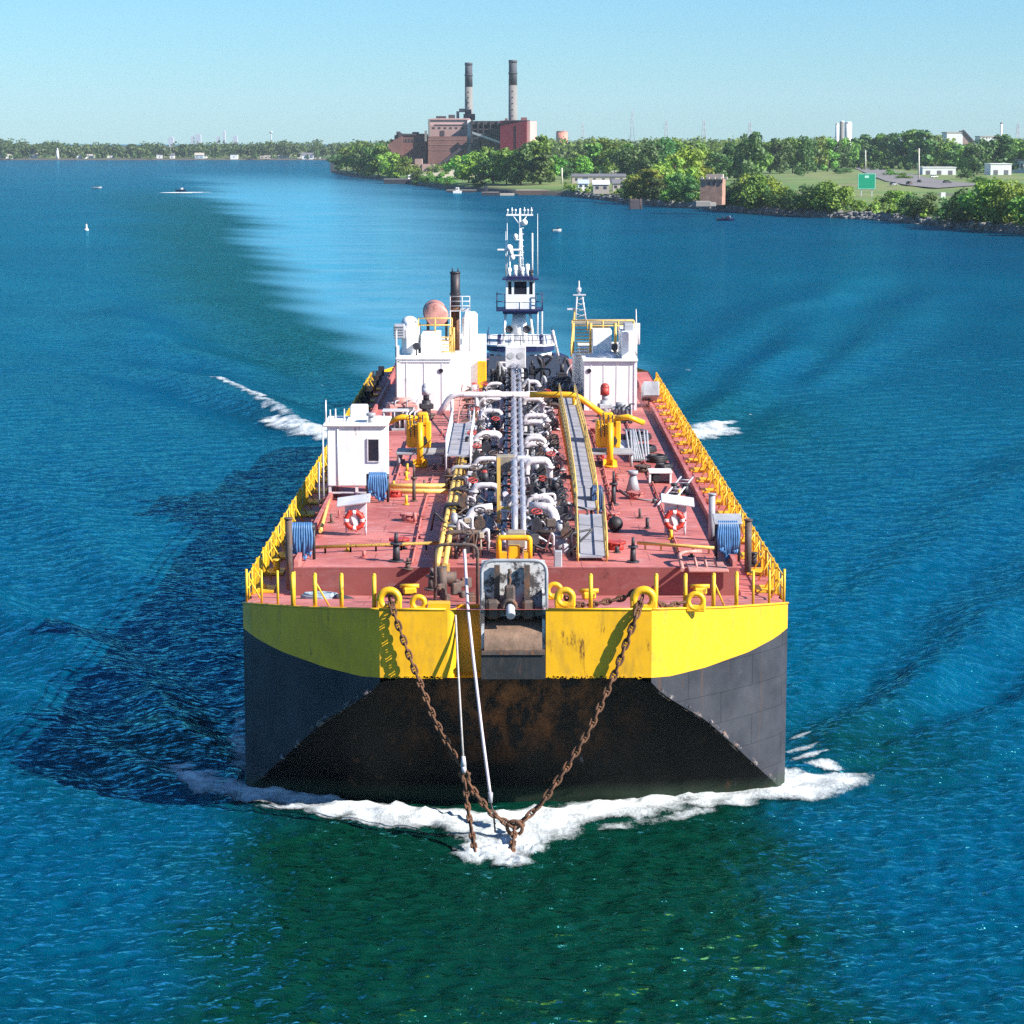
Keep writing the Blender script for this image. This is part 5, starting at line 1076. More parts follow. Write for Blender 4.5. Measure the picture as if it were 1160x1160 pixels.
# ------------------------------------------------------------ right bank
SPX = [370, 378, 400, 440, 480, 520, 580, 640, 720, 780, 840, 920, 1000, 1080, 1160, 1350, 1600]
SPY = [194, 196, 200, 205, 211, 216, 220, 222, 231, 236, 240.5, 246, 250, 258, 265, 285, 310]
def shoreY(px): return G(px, interp(px, SPX, SPY), 0).y
def land_z(X, Y):
    px = 580+F_PX*X/(Y*CT+CH*ST); d = Y-shoreY(px)
    z = interp(d, [-20, 0, 4, 9, 16, 60, 160, 500, 1600, 4000], [-1.5, -.5, 1.0, 2.4, 3.2, 3.9, 4.6, 5.2, 8, 12])
    z += .5*mn.noise(Vector((X*.03, Y*.02, 0)))*min(1, max(0, d/20))
    return z*min(1, max(0.02, (px-374)/9)) if px < 383 else z
def on_land(px, py):
    z = 4.0
    for _ in range(6): p = G(px, py, z); z = land_z(p.x, p.y)
    return G(px, py, z)
def ground_material():
    m, t, b = nodes_of('bank_ground'); pos = N(t, 'ShaderNodeNewGeometry').outputs['Position']
    n1 = noise(t, 0.012, 5, .6, vec=pos); n2 = noise(t, 0.08, 6, .65, vec=pos)
    c = mixc(t, ramp(t, n1, .42, .58), (.09, .19, .03), (.18, .22, .06)); c = mixc(t, ramp(t, n2, .52, .66), c, (.17, .13, .085))
    sp = N(t, 'ShaderNodeSeparateXYZ'); t.links.new(pos, sp.inputs[0]); c = mixc(t, ramp(t, sp.outputs[2], 2.9, 1.8), c, (.085, .075, .06))
    t.links.new(c, b.inputs['Base Color']); b.inputs['Roughness'].default_value = .9; return m
GROUND = ground_material()
rows = []; pxs = list(np.linspace(374, 1160, 150))+[1200, 1260, 1350, 1450, 1600]
for d_ in (0, 2, 4, 6, 9, 12, 16, 25, 40, 60, 90, 130, 180, 250, 350, 500, 700, 1000, 1500, 2200):
    row = []
    for px in pxs:
        y0 = shoreY(px); y = y0+d_; a = ray(px, 300); x = (px-580)/F_PX*(y*CT+CH*ST)
        if d_ < 10: y += 1.8*mn.noise(Vector((px*.11, d_*.3, 0)))
        row.append((x, y, land_z(x, y)))
    rows.append(row)
m = MB(); m.grid(rows, True); o = m.build('river_bank', GROUND); o['kind'] = 'structure'
# riprap
ROCK = paint('bank_rock', (.25, .24, .23), .9, var=.6, scale=.4)
m = MB()
for i in range(1500):
    px = random.uniform(640, 1250); y = shoreY(px)+random.uniform(0.2, 8)**1.0; x = (px-580)/F_PX*(y*CT+CH*ST); z = land_z(x, y); s_ = random.uniform(.4, 1.3)
    if mn.noise(Vector((px*.03, 0, 7))) < -.25 and random.random() < .7: continue
    nv = [Vector((x, y, z))+Vector((random.uniform(.6, 1)*math.cos(a), random.uniform(.6, 1)*math.sin(a), k))*s_ for k in (-.3, .45) for a in [R(60*q) for q in range(6)]]
    nv.append(Vector((x, y, z+.75*s_))); m.add(nv, [(q, (q+1) % 6, 6+(q+1) % 6, 6+q) for q in range(6)]+[(6+q, 6+(q+1) % 6, 12) for q in range(6)])
o = m.build('riprap_rocks', ROCK); o['kind'] = 'stuff'
# road on the bank
ASPH = paint('road_asphalt', (.20, .185, .18), .9, var=.2, scale=.1)
m = MB(); L = [(967, 190.5), (975, 194), (988, 200), (1004, 206), (1030, 211), (1062, 214)]; Rr_ = [(990, 190), (1006, 192), (1028, 197), (1056, 203), (1088, 207.5), (1118, 210)]
m.grid([[on_land(*a).lerp(on_land(*b_), k/4)+Vector((0, 0, .45)) for k in range(5)] for a, b_ in zip(resample([Vector((*q, 0)) for q in L], 16), resample([Vector((*q, 0)) for q in Rr_], 16)) for a, b_ in [((a.x, a.y), (b_.x, b_.y))]], True, flip=True)
o = m.build('bank_road', ASPH); o['kind'] = 'structure'
m = MB()
for q in range(5): a = on_land(980+q*14, 194.5+q*3.3); m.box(a+Vector((0, 0, .5)), (.4, 22, .02), R(8))
SAND = paint('pale_sand', (.48, .42, .30), .95, var=.25, scale=.05)
m = MB(); c = on_land(516, 199); m.grid([[c+Vector((26*math.cos(a)*k/4, 90*math.sin(a)*k/4-20, .3+(4-k)*.9)) for a in [2*math.pi*j/20 for j in range(21)]] for k in range(5)], True, flip=True); o = m.build('sand_ground', SAND); o['kind'] = 'structure'

# ------------------------------------------------------------ far bank
FY = 3640.0
m = MB(); xs_ = np.linspace(-1500, 1400, 120); m.grid([[(x, FY+yy+25*mn.noise(Vector((x*.004, 0, 0))), z) for x in xs_] for yy, z in ((0, -.5), (12, 1.8), (60, 3), (250, 6), (900, 8), (4000, 8))], True); o = m.build('far_bank', GROUND); o['kind'] = 'structure'
def leaf_cards(m, vals, c, rx, ry, rz, n, size, r):
    """n leaf sprays scattered through an ellipsoid's shell, facing outward and up."""
    base = r.random()
    for _ in range(n):
        v = Vector((r.gauss(0, 1), r.gauss(0, 1), r.gauss(0, 1))); v.normalize(); k = .62+.4*r.random()
        p = Vector((c[0]+v.x*rx*k, c[1]+v.y*ry*k, c[2]+v.z*rz*k)); nn = (v+Vector((r.gauss(0, .55), r.gauss(0, .55), .25+r.gauss(0, .55)))).normalized()
        a = nn.orthogonal().normalized(); a = Matrix.Rotation(r.random()*6.28, 3, nn) @ a; b_ = nn.cross(a); s_ = size*(.6+.8*r.random())
        m.add([p-a*s_*.5-b_*s_*.25, p+b_*s_*.55*-1+a*s_*.1, p+a*s_*.55, p+b_*s_*.5], [(0, 1, 2, 3)]); vals.append(min(1, max(0, .25+.5*base*.9+.5*(r.random()-.35))))
def crown_mesh(name, seed, shape, nl=15, per=88, size=.066):
    r = random.Random(seed); m = MB(); vals = []
    for i in range(nl):
        if shape == 'round': a = r.random()*6.28; q = r.random()**.5; z = .12+.74*r.random(); w = .46*(1-abs(z-.48)*1.05); c = (w*q*math.cos(a), w*q*math.sin(a), z); rr = .13+.09*r.random()
        elif shape == 'tall': a = r.random()*6.28; z = .10+.80*r.random(); w = .32*(1.05-z*.7); q = r.random()**.5; c = (w*q*math.cos(a), w*q*math.sin(a), z); rr = .10+.07*r.random()
        else: a = r.random()*6.28; z = .12+.62*r.random(); w = .5*(1.0-.55*z); q = r.random()**.5; c = (w*q*math.cos(a), w*q*math.sin(a), z); rr = .16+.10*r.random()
        leaf_cards(m, vals, c, rr, rr, rr*.8, per, size, r)
    return m, vals
def set_leaf(o, vals):
    at = o.data.attributes.new('leaf', 'FLOAT', 'FACE'); at.data.foreach_set('value', np.array(vals, np.float32))
def make_tree(seed, shape, kind):
    t = bpy.data.objects.new('tree' if shape != 'bush' else 'shrub', None); COL.objects.link(t); ORG[t.name] = Vector(); r = random.Random(seed)
    m = MB(); m.tube([(0, 0, -.03), (.01, 0, .15), (.02, .01, .4), (0, .02, .7)] if shape != 'bush' else [(0, 0, -.02), (0, 0, .4)], [.026, .02, .014, .006] if shape != 'bush' else [.02, .01], 6)
    for k in range(6): a = r.random()*6.28; z = .25+.4*r.random() if shape != 'bush' else .1; m.tube([(.01, 0, z), (.12*math.cos(a), .12*math.sin(a), z+.12), (.26*math.cos(a), .26*math.sin(a), z+.22)], [.011, .007, .003], 5)
    m.build('trunk', BARK, t); m, v = crown_mesh('c', seed, shape, 17 if shape != 'bush' else 13); c = m.build('crown', LEAF[kind], t); set_leaf(c, v); return t
PROTO = {}; USED = set()
def tree(px, pb, pt, wpx, kind, label, group=None, shape=None, cat='tree', depth=0):
    shape = shape or random.choice(('round', 'round', 'tall')); seed = random.randint(0, 1); key = (shape, kind, seed)
    if key not in PROTO: PROTO[key] = make_tree(hash(str(key)) % 1 + seed*31+len(PROTO)*7, shape, kind)
    src = PROTO[key]; o = src if key not in USED else copy_tree(src); USED.add(key)
    p = on_land(px, pb); y0 = shoreY(px)+random.uniform(7, 12)
    if p.y < y0: p = Vector((p.x*y0/p.y, y0, 0))
    p.z = land_z(p.x, p.y); sc = p.y/F_PX
    top = V(px, pt, p.y).z; H = max(2.5, (top-p.z)*1.02); W = wpx*sc*(1.3 if shape != 'tall' else 1.8)
    o.location = p-Vector((0, 0, .2)); o.scale = (W, W, H); o.rotation_euler = (0, 0, random.uniform(0, 6.28)); tag(o, label, cat, group); return o
PT = 'trees on the wooded point beside the power plant'
NUM = ['first', 'second', 'third', 'fourth', 'fifth', 'sixth', 'seventh', 'eighth', 'ninth', 'tenth', 'eleventh', 'twelfth', 'thirteenth', 'fourteenth', 'fifteenth', 'sixteenth', 'seventeenth', 'eighteenth', 'nineteenth', 'twentieth']
CN = {'dark': 'dark green', 'mid': 'mid green', 'light': 'light green', 'yellow': 'yellow green'}
def row(L, where, group, cat='tree', shape=None):
    L = sorted(L)
    for i, (px, pb, pt, w, k) in enumerate(L):
        n = NUM[i] if i < 20 else 'twenty-'+NUM[i-20]; tree(px, pb, pt, w, k, f'{CN[k]} {cat} {where}, {n} from left', group, shape, cat)
row([(383,195,174,20,'dark'),(393,198,168,24,'mid'),(405,198,166,26,'mid'),(417,199,165,26,'dark'),(429,200,165,26,'mid'),(440,200,168,24,'light'),(451,201,170,22,'light'),(461,202,176,20,'mid'),(412,195,163,26,'dark'),(434,196,163,26,'dark')], 'on the point left of the plant', PT)
row([(472,204,191,16,'dark'),(484,205,193,16,'mid'),(497,207,193,14,'mid'),(507,209,196,18,'mid'),(541,211,199,14,'dark')], 'on the waterfront below the plant', 'shrubs below the power plant', 'shrub', 'bush')
row([(520,204,172,24,'light'),(531,207,168,28,'light'),(545,207,172,28,'mid'),(559,208,168,30,'dark'),(574,209,166,32,'mid'),(590,209,163,34,'dark'),(604,208,158,34,'mid'),(616,206,154,27,'mid'),(628,206,174,22,'mid'),(612,209,172,30,'dark'),(582,206,170,30,'mid'),(548,203,165,24,'mid')], 'in the grove below the stacks', 'trees in the grove below the stacks')
row([(642,203,182,18,'dark'),(654,202,174,20,'mid'),(664,203,174,22,'light'),(672,199,160,26,'mid'),(683,199,155,32,'mid'),(696,201,168,26,'mid'),(706,203,166,26,'dark'),(661,196,166,20,'dark'),(690,194,160,26,'dark'),(716,199,162,28,'mid')], 'behind the white boat sheds', 'trees behind the boat sheds')
row([(716,228,196,26,'yellow'),(727,222,187,34,'yellow'),(739,225,190,32,'yellow'),(752,222,180,36,'light'),(765,219,174,36,'light'),(778,218,166,40,'yellow'),(790,216,171,32,'yellow'),(746,231,200,26,'dark'),(760,231,198,24,'mid'),(772,230,196,26,'dark'),(784,231,200,22,'dark')], 'in the clump left of the pump house', 'bright trees left of the pump house')
row([(726,205,162,30,'dark'),(738,204,156,32,'dark'),(750,203,156,32,'dark'),(763,202,158,32,'mid'),(776,200,160,30,'dark'),(789,200,160,30,'mid'),(802,202,166,28,'mid'),(815,203,172,26,'dark'),(826,202,164,26,'mid'),(846,204,150,34,'dark'),(834,202,160,26,'dark'),(858,202,164,26,'mid')], 'in the row behind the pump house', 'dark trees behind the pump house')
row([(824,228,206,24,'dark'),(836,230,198,30,'dark'),(848,228,190,34,'light'),(860,229,191,34,'mid'),(872,228,194,30,'yellow'),(866,234,204,30,'dark'),(884,232,206,22,'light'),(902,238,210,26,'dark'),(914,239,205,30,'dark'),(927,238,199,36,'mid'),(941,238,201,34,'mid'),(953,237,205,28,'light'),(933,240,210,26,'light'),(829,234,212,22,'dark'),(843,236,208,26,'mid'),(856,238,212,24,'dark'),(878,238,210,24,'mid'),(890,239,211,24,'dark')], 'on the bank left of the green sign', 'shrubs on the bank by the green sign', 'shrub', 'bush')
row([(1006,232,214,22,'mid'),(1018,232,212,24,'light'),(1034,241,214,30,'dark'),(1046,240,213,30,'dark'),(1072,242,220,24,'dark'),(1086,246,214,32,'dark'),(1100,250,208,36,'dark'),(1113,259,200,46,'mid'),(1127,258,195,50,'light'),(1143,252,196,40,'light'),(1157,254,202,34,'yellow'),(1175,262,200,44,'mid'),(1200,266,200,50,'mid')], 'on the bank right of the green sign', 'shrubs on the bank right of the sign', 'shrub', 'bush')
row([(872,196,160,24,'mid'),(884,197,156,26,'dark'),(898,196,154,28,'mid'),(911,196,155,26,'dark'),(924,195,154,26,'mid'),(937,194,156,24,'mid'),(949,192,157,22,'dark'),(960,191,155,24,'mid'),(972,190,154,26,'dark'),(984,189,152,26,'dark'),(996,189,152,26,'mid'),(1008,190,150,28,'dark'),(1021,191,148,30,'dark'),(1034,191,146,32,'mid'),(1048,192,147,32,'dark'),(1060,192,152,28,'mid'),(1072,193,158,26,'mid'),(1084,194,161,26,'dark')], 'in the wood behind the road', 'trees along the far side of the road')
row([(1096,196,164,24,'mid'),(1107,197,162,26,'dark'),(1118,196,158,28,'dark'),(1131,196,152,34,'dark'),(1145,195,156,30,'mid'),(1158,194,156,30,'dark'),(1172,195,154,32,'mid'),(1190,196,154,34,'dark')], 'behind the white warehouses', 'trees behind the white warehouses')
row([(905,199,188,12,'dark'),(952,197,189,22,'dark'),(1010,199,190,14,'mid'),(1024,203,194,14,'mid'),(1096,203,190,18,'dark'),(1110,207,198,22,'mid')], 'on the grass beside the road', 'shrubs beside the road', 'shrub', 'bush')

def wood(name, n, fx, mat_mix, hfun, seed, per=46, ls=3.0):
    r = random.Random(seed); groups = {k: (MB(), []) for k in mat_mix}
    for i in range(n):
        x, y, z = fx(r); H = hfun(r, x, y); k = r.choice(mat_mix); m, v = groups[k]
        for q in range(5): leaf_cards(m, v, (x+r.uniform(-.28, .28)*H, y+r.uniform(-.2, .2)*H, z+H*r.uniform(.18, .8)), H*.26, H*.26, H*.24, per//4, ls*(.8+.4*r.random()), r)
    for k, (m, v) in groups.items():
        if m.f: o = m.build(name, LEAF[k]); set_leaf(o, v); o['kind'] = 'stuff'
def f1(r):
    px = r.uniform(366, 1290); y = r.uniform(2250, 3000) if r.random() < .6 else r.uniform(2000, 2350); x = (px-580)/F_PX*y
    if px < 400: y += 300
    return x, y, land_z(x, y) if px > 380 else 3
wood('inland_wood', 900, f1, ['dark', 'mid', 'mid'], lambda r, x, y: r.uniform(17, 26), 4, 60, 2.6)
def f2(r):
    x = r.uniform(-1050, 250); k = r.random(); y = FY+30+k*k*500; return x, y, 3+5*k
def f2b(r):
    x = r.uniform(-1050, 250); return x, FY+r.uniform(4, 16), 1.8
wood('far_wood_edge', 45, f2b, ['dark'], lambda r, x, y: r.uniform(5, 13), 8, 56, 2.2)
wood('far_wood', 1100, f2, ['dark'], lambda r, x, y: r.uniform(13, 23)+3*math.sin(x*.013)+2*math.sin(x*.05), 5, 56, 3.2)

def f3(r):
    px = r.uniform(640, 1330); y = shoreY(px)+8+30*r.random()**2; x = (px-580)/F_PX*(y*CT+CH*ST); return x, y, land_z(x, y)-.3
wood('bank_undergrowth', 330, f3, ['dark', 'mid', 'light', 'yellow'], lambda r, x, y: r.uniform(1.5, 3.6), 9, 60, .75)
def f4(r):
    px = r.uniform(470, 1290); y = r.uniform(1750, 2050) if px > 860 else r.uniform(1500, 1900); x = (px-580)/F_PX*(y*CT+CH*ST); return x, y, land_z(x, y)-.3
wood('wood_undergrowth', 420, f4, ['dark', 'mid', 'dark'], lambda r, x, y: r.uniform(3, 7), 10, 50, 1.6)

# ------------------------------------------------------------ houses and marks of the far bank
BWHITE = paint('building_white', (.78, .78, .76), .7, var=.12, scale=.05); BROOF = paint('building_grey_roof', (.16, .16, .18), .8, var=.3, scale=.05); BTAN = paint('building_tan', (.48, .42, .36), .8, var=.2, scale=.05); BPALE = paint('building_pale_blue', (.42, .50, .58), .7, var=.2, scale=.05)
PANE = paint('building_window', (.05, .06, .09), .2, var=.2)
def farhouse(px, wpx, hpx, mat, label, gable=True, pb=181.0):
    Y = FY+random.uniform(8, 45)
    sc = Y/F_PX; x = (px-580)*sc; w, hh = wpx*sc, hpx*sc; t = thing('shore_house', label, 'house', (x, Y, 1.5), 'houses along the far shore')
    hw = hh*(.62 if gable else 1); m = MB(); m.bx(x-w/2, x+w/2, Y, Y+9, 1, 1.5+hw); m.build('wall', mat, t)
    m = MB()
    if gable: m.prism([(x-w/2-.6, Y-.6, 1.5+hw), (x-w/2-.6, Y+9.6, 1.5+hw), (x-w/2-.6, Y+4.5, 1.5+hh)], (w+1.2, 0, 0))
    else: m.bx(x-w/2-.4, x+w/2+.4, Y-.4, Y+9.4, 1.5+hw, 1.9+hw)
    m.build('roof', BROOF if random.random() < .7 else BTAN, t)
    for k in range(max(1, int(w/6))): m = MB(); xx = x-w/2+w*(k+.5)/max(1, int(w/6)); m.bx(xx-.9, xx+.9, Y-.12, Y-.02, 2.2+hw*.25, 2.2+hw*.25+1.5); m.build('window', PANE, t)
for i, (px, w, hh, mat, kind) in enumerate([(3,10,8,BWHITE,'long white hall'),(15,9,7,BWHITE,'white shed'),(46,11,8,BWHITE,'white gabled house'),(96,9,5,BWHITE,'low white cottage'),(106,9,6,BWHITE,'white cottage'),(132,9,5,BWHITE,'low white boathouse'),(158,9,7,BPALE,'pale blue house'),(186,8,5,BWHITE,'white boathouse'),(200,6,7,BWHITE,'narrow white house'),(227,12,8,BPALE,'tall pale blue house'),(236,7,6,BWHITE,'white cottage'),(268,8,5,BWHITE,'white cottage'),(303,15,6,BTAN,'long tan house'),(326,12,6,BPALE,'pale blue house'),(342,10,8,BWHITE,'white gabled house'),(351,11,8,BWHITE,'tall white house'),(363,10,6,BWHITE,'white house')]):
    farhouse(px+2.5*math.sin(i*2.3), w*random.uniform(.75, 1.15), hh*random.uniform(.7, 1.0), mat, f'{kind} on the far shore, {NUM[i] if i < 20 else "twenty-"+NUM[i-20]} from the left', hh > 5)
sc = FY/F_PX; x = (70-580)*sc; t = thing('lighthouse', 'slim white lighthouse on the far shore among dark trees', 'lighthouse', (x, FY+6, 1.5))
m = MB(); m.cyl((x, FY+6, 1), (x, FY+6, 14), 2.6, 1.7, n=14); m.build('tower', BWHITE, t); m = MB(); m.cyl((x, FY+6, 14), (x, FY+6, 16), 1.4, n=12); m.cyl((x, FY+6, 16), (x, FY+6, 18), 1.9, .1, n=12); m.build('lantern', BWHITE, t)
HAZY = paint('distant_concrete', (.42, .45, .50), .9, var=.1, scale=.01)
for i, (px, w, top, lab) in enumerate([(198,6,155,'low wide distant tower, leftmost of the skyline'),(222,3,154,'thin low distant tower on the skyline'),(228.5,6,151.5,'broad distant office tower on the skyline'),(250.5,3,154.5,'short distant tower left of the tallest tower'),(257.5,2.6,147.5,'tallest thin distant tower on the skyline'),(270,5,153.5,'stepped distant tower right of the tallest tower')]):
    Y = 9000; sc = Y/F_PX; x = (px-580)*sc; z = V(px, top, Y).z; t = thing('city_tower', lab, 'tower', (x, Y, 0), 'distant city skyline')
    m = MB(); m.bx(x-w*sc/2, x+w*sc/2, Y, Y+25, 0, z*.94); m.build('tower_shaft', HAZY, t); m = MB(); m.bx(x-w*sc/3, x+w*sc/3, Y+2, Y+20, z*.94, z); m.build('tower_crown', HAZY, t)
Y = 7000; sc = Y/F_PX; x = (310.5-580)*sc; t = thing('water_tower', 'distant water tower with a bulb tank on the skyline', 'water tower', (x, Y, 0)); z = V(310, 151, Y).z
m = MB(); m.cyl((x, Y, 0), (x, Y, z), 1.6, n=8); m.build('stem', HAZY, t); m = MB(); m.sph((x, Y, z+3), 5, 12, 8, (1, 1, .8)); m.build('tank', HAZY, t)

# ------------------------------------------------------------ power plant
BRICK = paint('plant_brick', (.20, .095, .085), .9, var=.3, scale=.05); BRICKP = paint('plant_pale_brick', (.38, .25, .23), .9, var=.25, scale=.05); MAROON = paint('plant_maroon_cladding', (.16, .010, .024), .6, var=.15, scale=.05); PPINK = paint('plant_pink_and_sunlit', (.60, .38, .36), .7, var=.12, scale=.05)
CONC = paint('stack_concrete', (.23, .22, .21), .85, var=.25, scale=.04); SDARK = paint('stack_dark_band', (.075, .08, .10), .8, var=.35, scale=.05); STEEL = paint('plant_dark_steel', (.06, .05, .06), .7, var=.4, scale=.08)
YP = 1880.0; base = on_land(520, 196); pp = thing('power_plant', 'old brick power plant with two tall banded stacks and maroon block', 'power plant', (V(530, 190, YP).x, YP, 4))
def pb(m, x0, x1, yt, yb, Y=YP, dep=40, rz=0):
    a = V(x0, yb, Y); b_ = V(x1, yt, Y); m.box(((a.x+b_.x)/2, Y+dep/2, (a.z+b_.z)/2), (b_.x-a.x, dep, b_.z-a.z), rz)
m = MB(); pb(m, 487, 533, 142, 190, YP+14, 60); bh = m.build('boiler_house', BRICKP, pp); m = MB(); pb(m, 487, 533, 135, 142, YP+14.2, 59); pb(m, 487.5, 532, 134, 135.5, YP+13, 62); m.build('upper_cladding', PPINK, bh)
m = MB(); pb(m, 529.5, 533.5, 136, 185, YP+12, 3); m.build('sunlit_corner', BWHITE, bh)  # pale strip: sun on the boiler house's right side put into the colour
for r_ in range(1):
    for k in range(6): m = MB(); pb(m, 490+k*6.4, 492.6+k*6.4, 144+r_*3.6, 146+r_*3.6, YP+13.8, .5, 0); m.build('window', STEEL, bh)
for q_ in ((494, 505, 131.5, 134.5), (508, 515, 130, 134.5), (449, 453, 149, 153), (467, 474, 149.5, 152)): m = MB(); pb(m, *q_, YP+25, 12); m.build('roof_plant', STEEL, pp)
for k in range(7): m = MB(); pb(m, 456+k*3.6, 458+k*3.6, 157, 161, YP+19.7, .5, 0); m.build('window', STEEL, pp)
m = MB(); [pb(m, 485.5, 528.5, y, y+.35, YP-.3, .5, 0) for y in (158, 164, 170)]; m.build('brick_course', BRICKP, pp)
m = MB(); [pb(m, x, x+.3, 138, 171, YP-22, .6, 0) for x in (588.7,)]; pb(m, 571.5, 600, 136, 137, YP-21, 3); m.build('cladding_rib', STEEL, pp)
m = MB(); pb(m, 590, 597, 133, 136.5, YP, 10); pb(m, 572, 575, 134, 136.5, YP, 8); m.build('roof_vent', BRICK, pp)
m = MB(); pb(m, 492, 524, 141, 142.2, YP+13.7, .4); pb(m, 499, 503.5, 148, 154, YP+13.6, .5); m.build('window_strip', STEEL, pp)
m = MB(); pb(m, 485, 529, 154.5, 196, YP, 30); pb(m, 447, 483, 153, 192, YP+20, 50); pb(m, 443, 449, 158, 192, YP+22, 40); m.build('brick_block', BRICK, pp)
m = MB(); m.prism([V(440, 164, YP+16), V(447, 158, YP+16), V(456, 154, YP+16), V(456, 176, YP+16), V(440, 176, YP+16)], (0, 30, 0)); m.build('sloping_roof', BRICK, pp)
m = MB(); pb(m, 454, 482, 151.4, 153.2, YP+19, 52); pb(m, 451, 455, 150.5, 156, YP+18, 8); m.build('roof_parapet', STEEL, pp)
m = MB(); a, b_, c_ = V(529, 160, YP-3), V(500, 184, YP-3), V(485, 190, YP-3); m.prism([a, b_, c_, c_+Vector((0, 0, -5)), V(529, 168, YP-3)], (0, 2.6, 0)); m.build('coal_chute', STEEL, pp)
m = MB(); pb(m, 485, 487, 135, 155, YP-1, 3); pb(m, 481, 483.5, 148, 160, YP-1, 3); m.build('vent_pipe', CONC, pp)
m = MB(); pb(m, 571, 601, 136.5, 172, YP-20, 50, R(-7)); red = m.build('maroon_block', MAROON, pp); m = MB(); pb(m, 601, 604.5, 137, 172, YP-16, 46, R(-7)); m.build('sunlit_end_wall', PPINK, pp)  # end wall lighter: sun on the maroon block's side put into the colour
m = MB(); pb(m, 533, 571, 137, 141, YP, 26); [pb(m, x, x+1.2, 137, 178, YP-1, 3) for x in (534, 541, 547, 555, 563)]; [pb(m, 533, 571, y, y+1.1, YP-1, 3) for y in (146, 151, 156)]; m.build('steel_frame', STEEL, pp)
m = MB(); pb(m, 533.5, 571, 139.5, 178, YP+26, 8); m.build('bunker_wall', STEEL, pp)
m = MB(); pb(m, 545, 556, 150, 178, YP+8, 10); pb(m, 557, 571, 144, 178, YP+10, 14); pb(m, 535, 543, 152, 178, YP+10, 14); m.build('ash_silos', CONC, pp)
m = MB(); a = V(535, 151.5, YP-8); b_ = V(576, 166, YP-14); m.prism([a, a+Vector((0, 0, 1.8)), b_+Vector((0, 0, 1.8)), b_], (0, 3, 0)); m.build('conveyor', paint('conveyor_cover', (.5, .5, .52), .6), pp)
m = MB(); pb(m, 517, 520, 126, 136, YP+30, 8); pb(m, 520, 527, 123, 127, YP+30, 8); m.build('flue_duct', CONC, pp); m = MB(); pb(m, 525, 538, 129, 136, YP+26, 14); pb(m, 528, 534, 124, 130, YP+28, 10); m.build('flue_base', STEEL, pp)
def stack(pxc, w0, w1, top, mid, bot, Y):
    sc = Y/F_PX; x = V(pxc, 100, Y).x; z0, z1, z2 = V(pxc, bot, Y).z, V(pxc, mid, Y).z, V(pxc, top, Y).z; rm = lerp(w0, w1, (z1-z0)/(z2-z0))
    m = MB(); m.cyl((x, Y, z0-40), (x, Y, z1), w0*sc/2, rm*sc/2, n=28); s_ = m.build('smoke_stack', CONC, pp)
    m = MB(); m.cyl((x, Y, z1), (x, Y, z2), rm*sc/2+.02, w1*sc/2, n=28); m.cyl((x, Y, z2-2), (x, Y, z2), w1*sc/2*1.1, n=28); m.cyl((x, Y, lerp(z1, z2, .45)), (x, Y, lerp(z1, z2, .45)+1.2), w1*sc/2*1.18, n=28); m.build('dark_band', SDARK, s_)
    m = MB(); [m.cyl((x, Y-w0*sc/2*.95, lerp(z0, z1, k/6)), (x, Y-w0*sc/2*.95, lerp(z0, z1, k/6)+.5), .6, n=8) for k in range(6)]; m.build('stack_lights', CONC, s_)
stack(531, 9.5, 8.0, 71, 98.5, 134, YP+34); stack(581, 10.5, 8.8, 68, 96.5, 138, YP+10)
m = MB(); pb(m, 470, 478, 180, 194, YP-70, 16); pb(m, 478, 492, 186, 194, YP-72, 14); pb(m, 463, 470, 186, 193, YP-72, 10); m.build('annex', BRICKP, pp)
s0 = on_land(636.5, 178); sc = s0.y/F_PX; t = thing('storage_silo', 'round pink silo standing above the trees right of the power plant', 'silo', s0); z2 = V(636, 149.5, s0.y).z
m = MB(); m.cyl(s0, (s0.x, s0.y, z2), 6.6*sc, n=28); m.build('silo_wall', paint('orange_pink_cladding', (.62, .26, .19), .7, var=.15, scale=.05), t); m = MB(); m.cyl((s0.x, s0.y, z2), (s0.x, s0.y, z2+1.5), 6.8*sc, 5*sc, n=28); m.cyl((s0.x+2*sc, s0.y, z2), (s0.x+2*sc, s0.y, z2+3), .5*sc, n=8); m.build('silo_roof', BRICKP, t)

# ------------------------------------------------------------ buildings on the bank
def building(name, x0, x1, yt, pbase, dep, wall, roof, label, cat='building', wins=0, gable=0.0, doors=0):
    p = on_land((x0+x1)/2, pbase); Y = p.y; a = V(x0, pbase, Y); b_ = V(x1, yt, Y); t = thing(name, label, cat, (p.x, Y, p.z)); z0 = p.z-1
    m = MB(); m.bx(a.x, b_.x, Y, Y+dep, z0, b_.z); w = m.build('wall', wall, t)
    m = MB()
    if gable: m.prism([(a.x-.3, Y-.4, b_.z), (a.x-.3, Y+dep+.4, b_.z), (a.x-.3, Y+dep/2, b_.z+gable)], (b_.x-a.x+.6, 0, 0))
    else: m.bx(a.x-.3, b_.x+.3, Y-.3, Y+dep+.3, b_.z, b_.z+.5)
    m.build('roof', roof, t)
    for k in range(wins): xx = lerp(a.x, b_.x, (k+.5)/wins); hh = b_.z-p.z; m = MB(); m.bx(xx-.7, xx+.7, Y-.08, Y-.02, p.z+hh*.35, p.z+hh*.75); m.build('window', PANE, t)
    for k in range(doors): xx = lerp(a.x, b_.x, (k+.5)/doors); m = MB(); m.bx(xx-1.4, xx+1.4, Y-.09, Y-.02, p.z, p.z+3); m.build('door', BROOF, t)
    return t
building('warehouse', 1045, 1083, 190, 198.5, 18, BWHITE, BWHITE, 'long low white warehouse beside the road', 'warehouse', 0, 0, 3)
building('warehouse', 1122, 1146, 186, 198, 20, BWHITE, BWHITE, 'low white warehouse behind the big bank shrub', 'warehouse', 0, 0, 2)
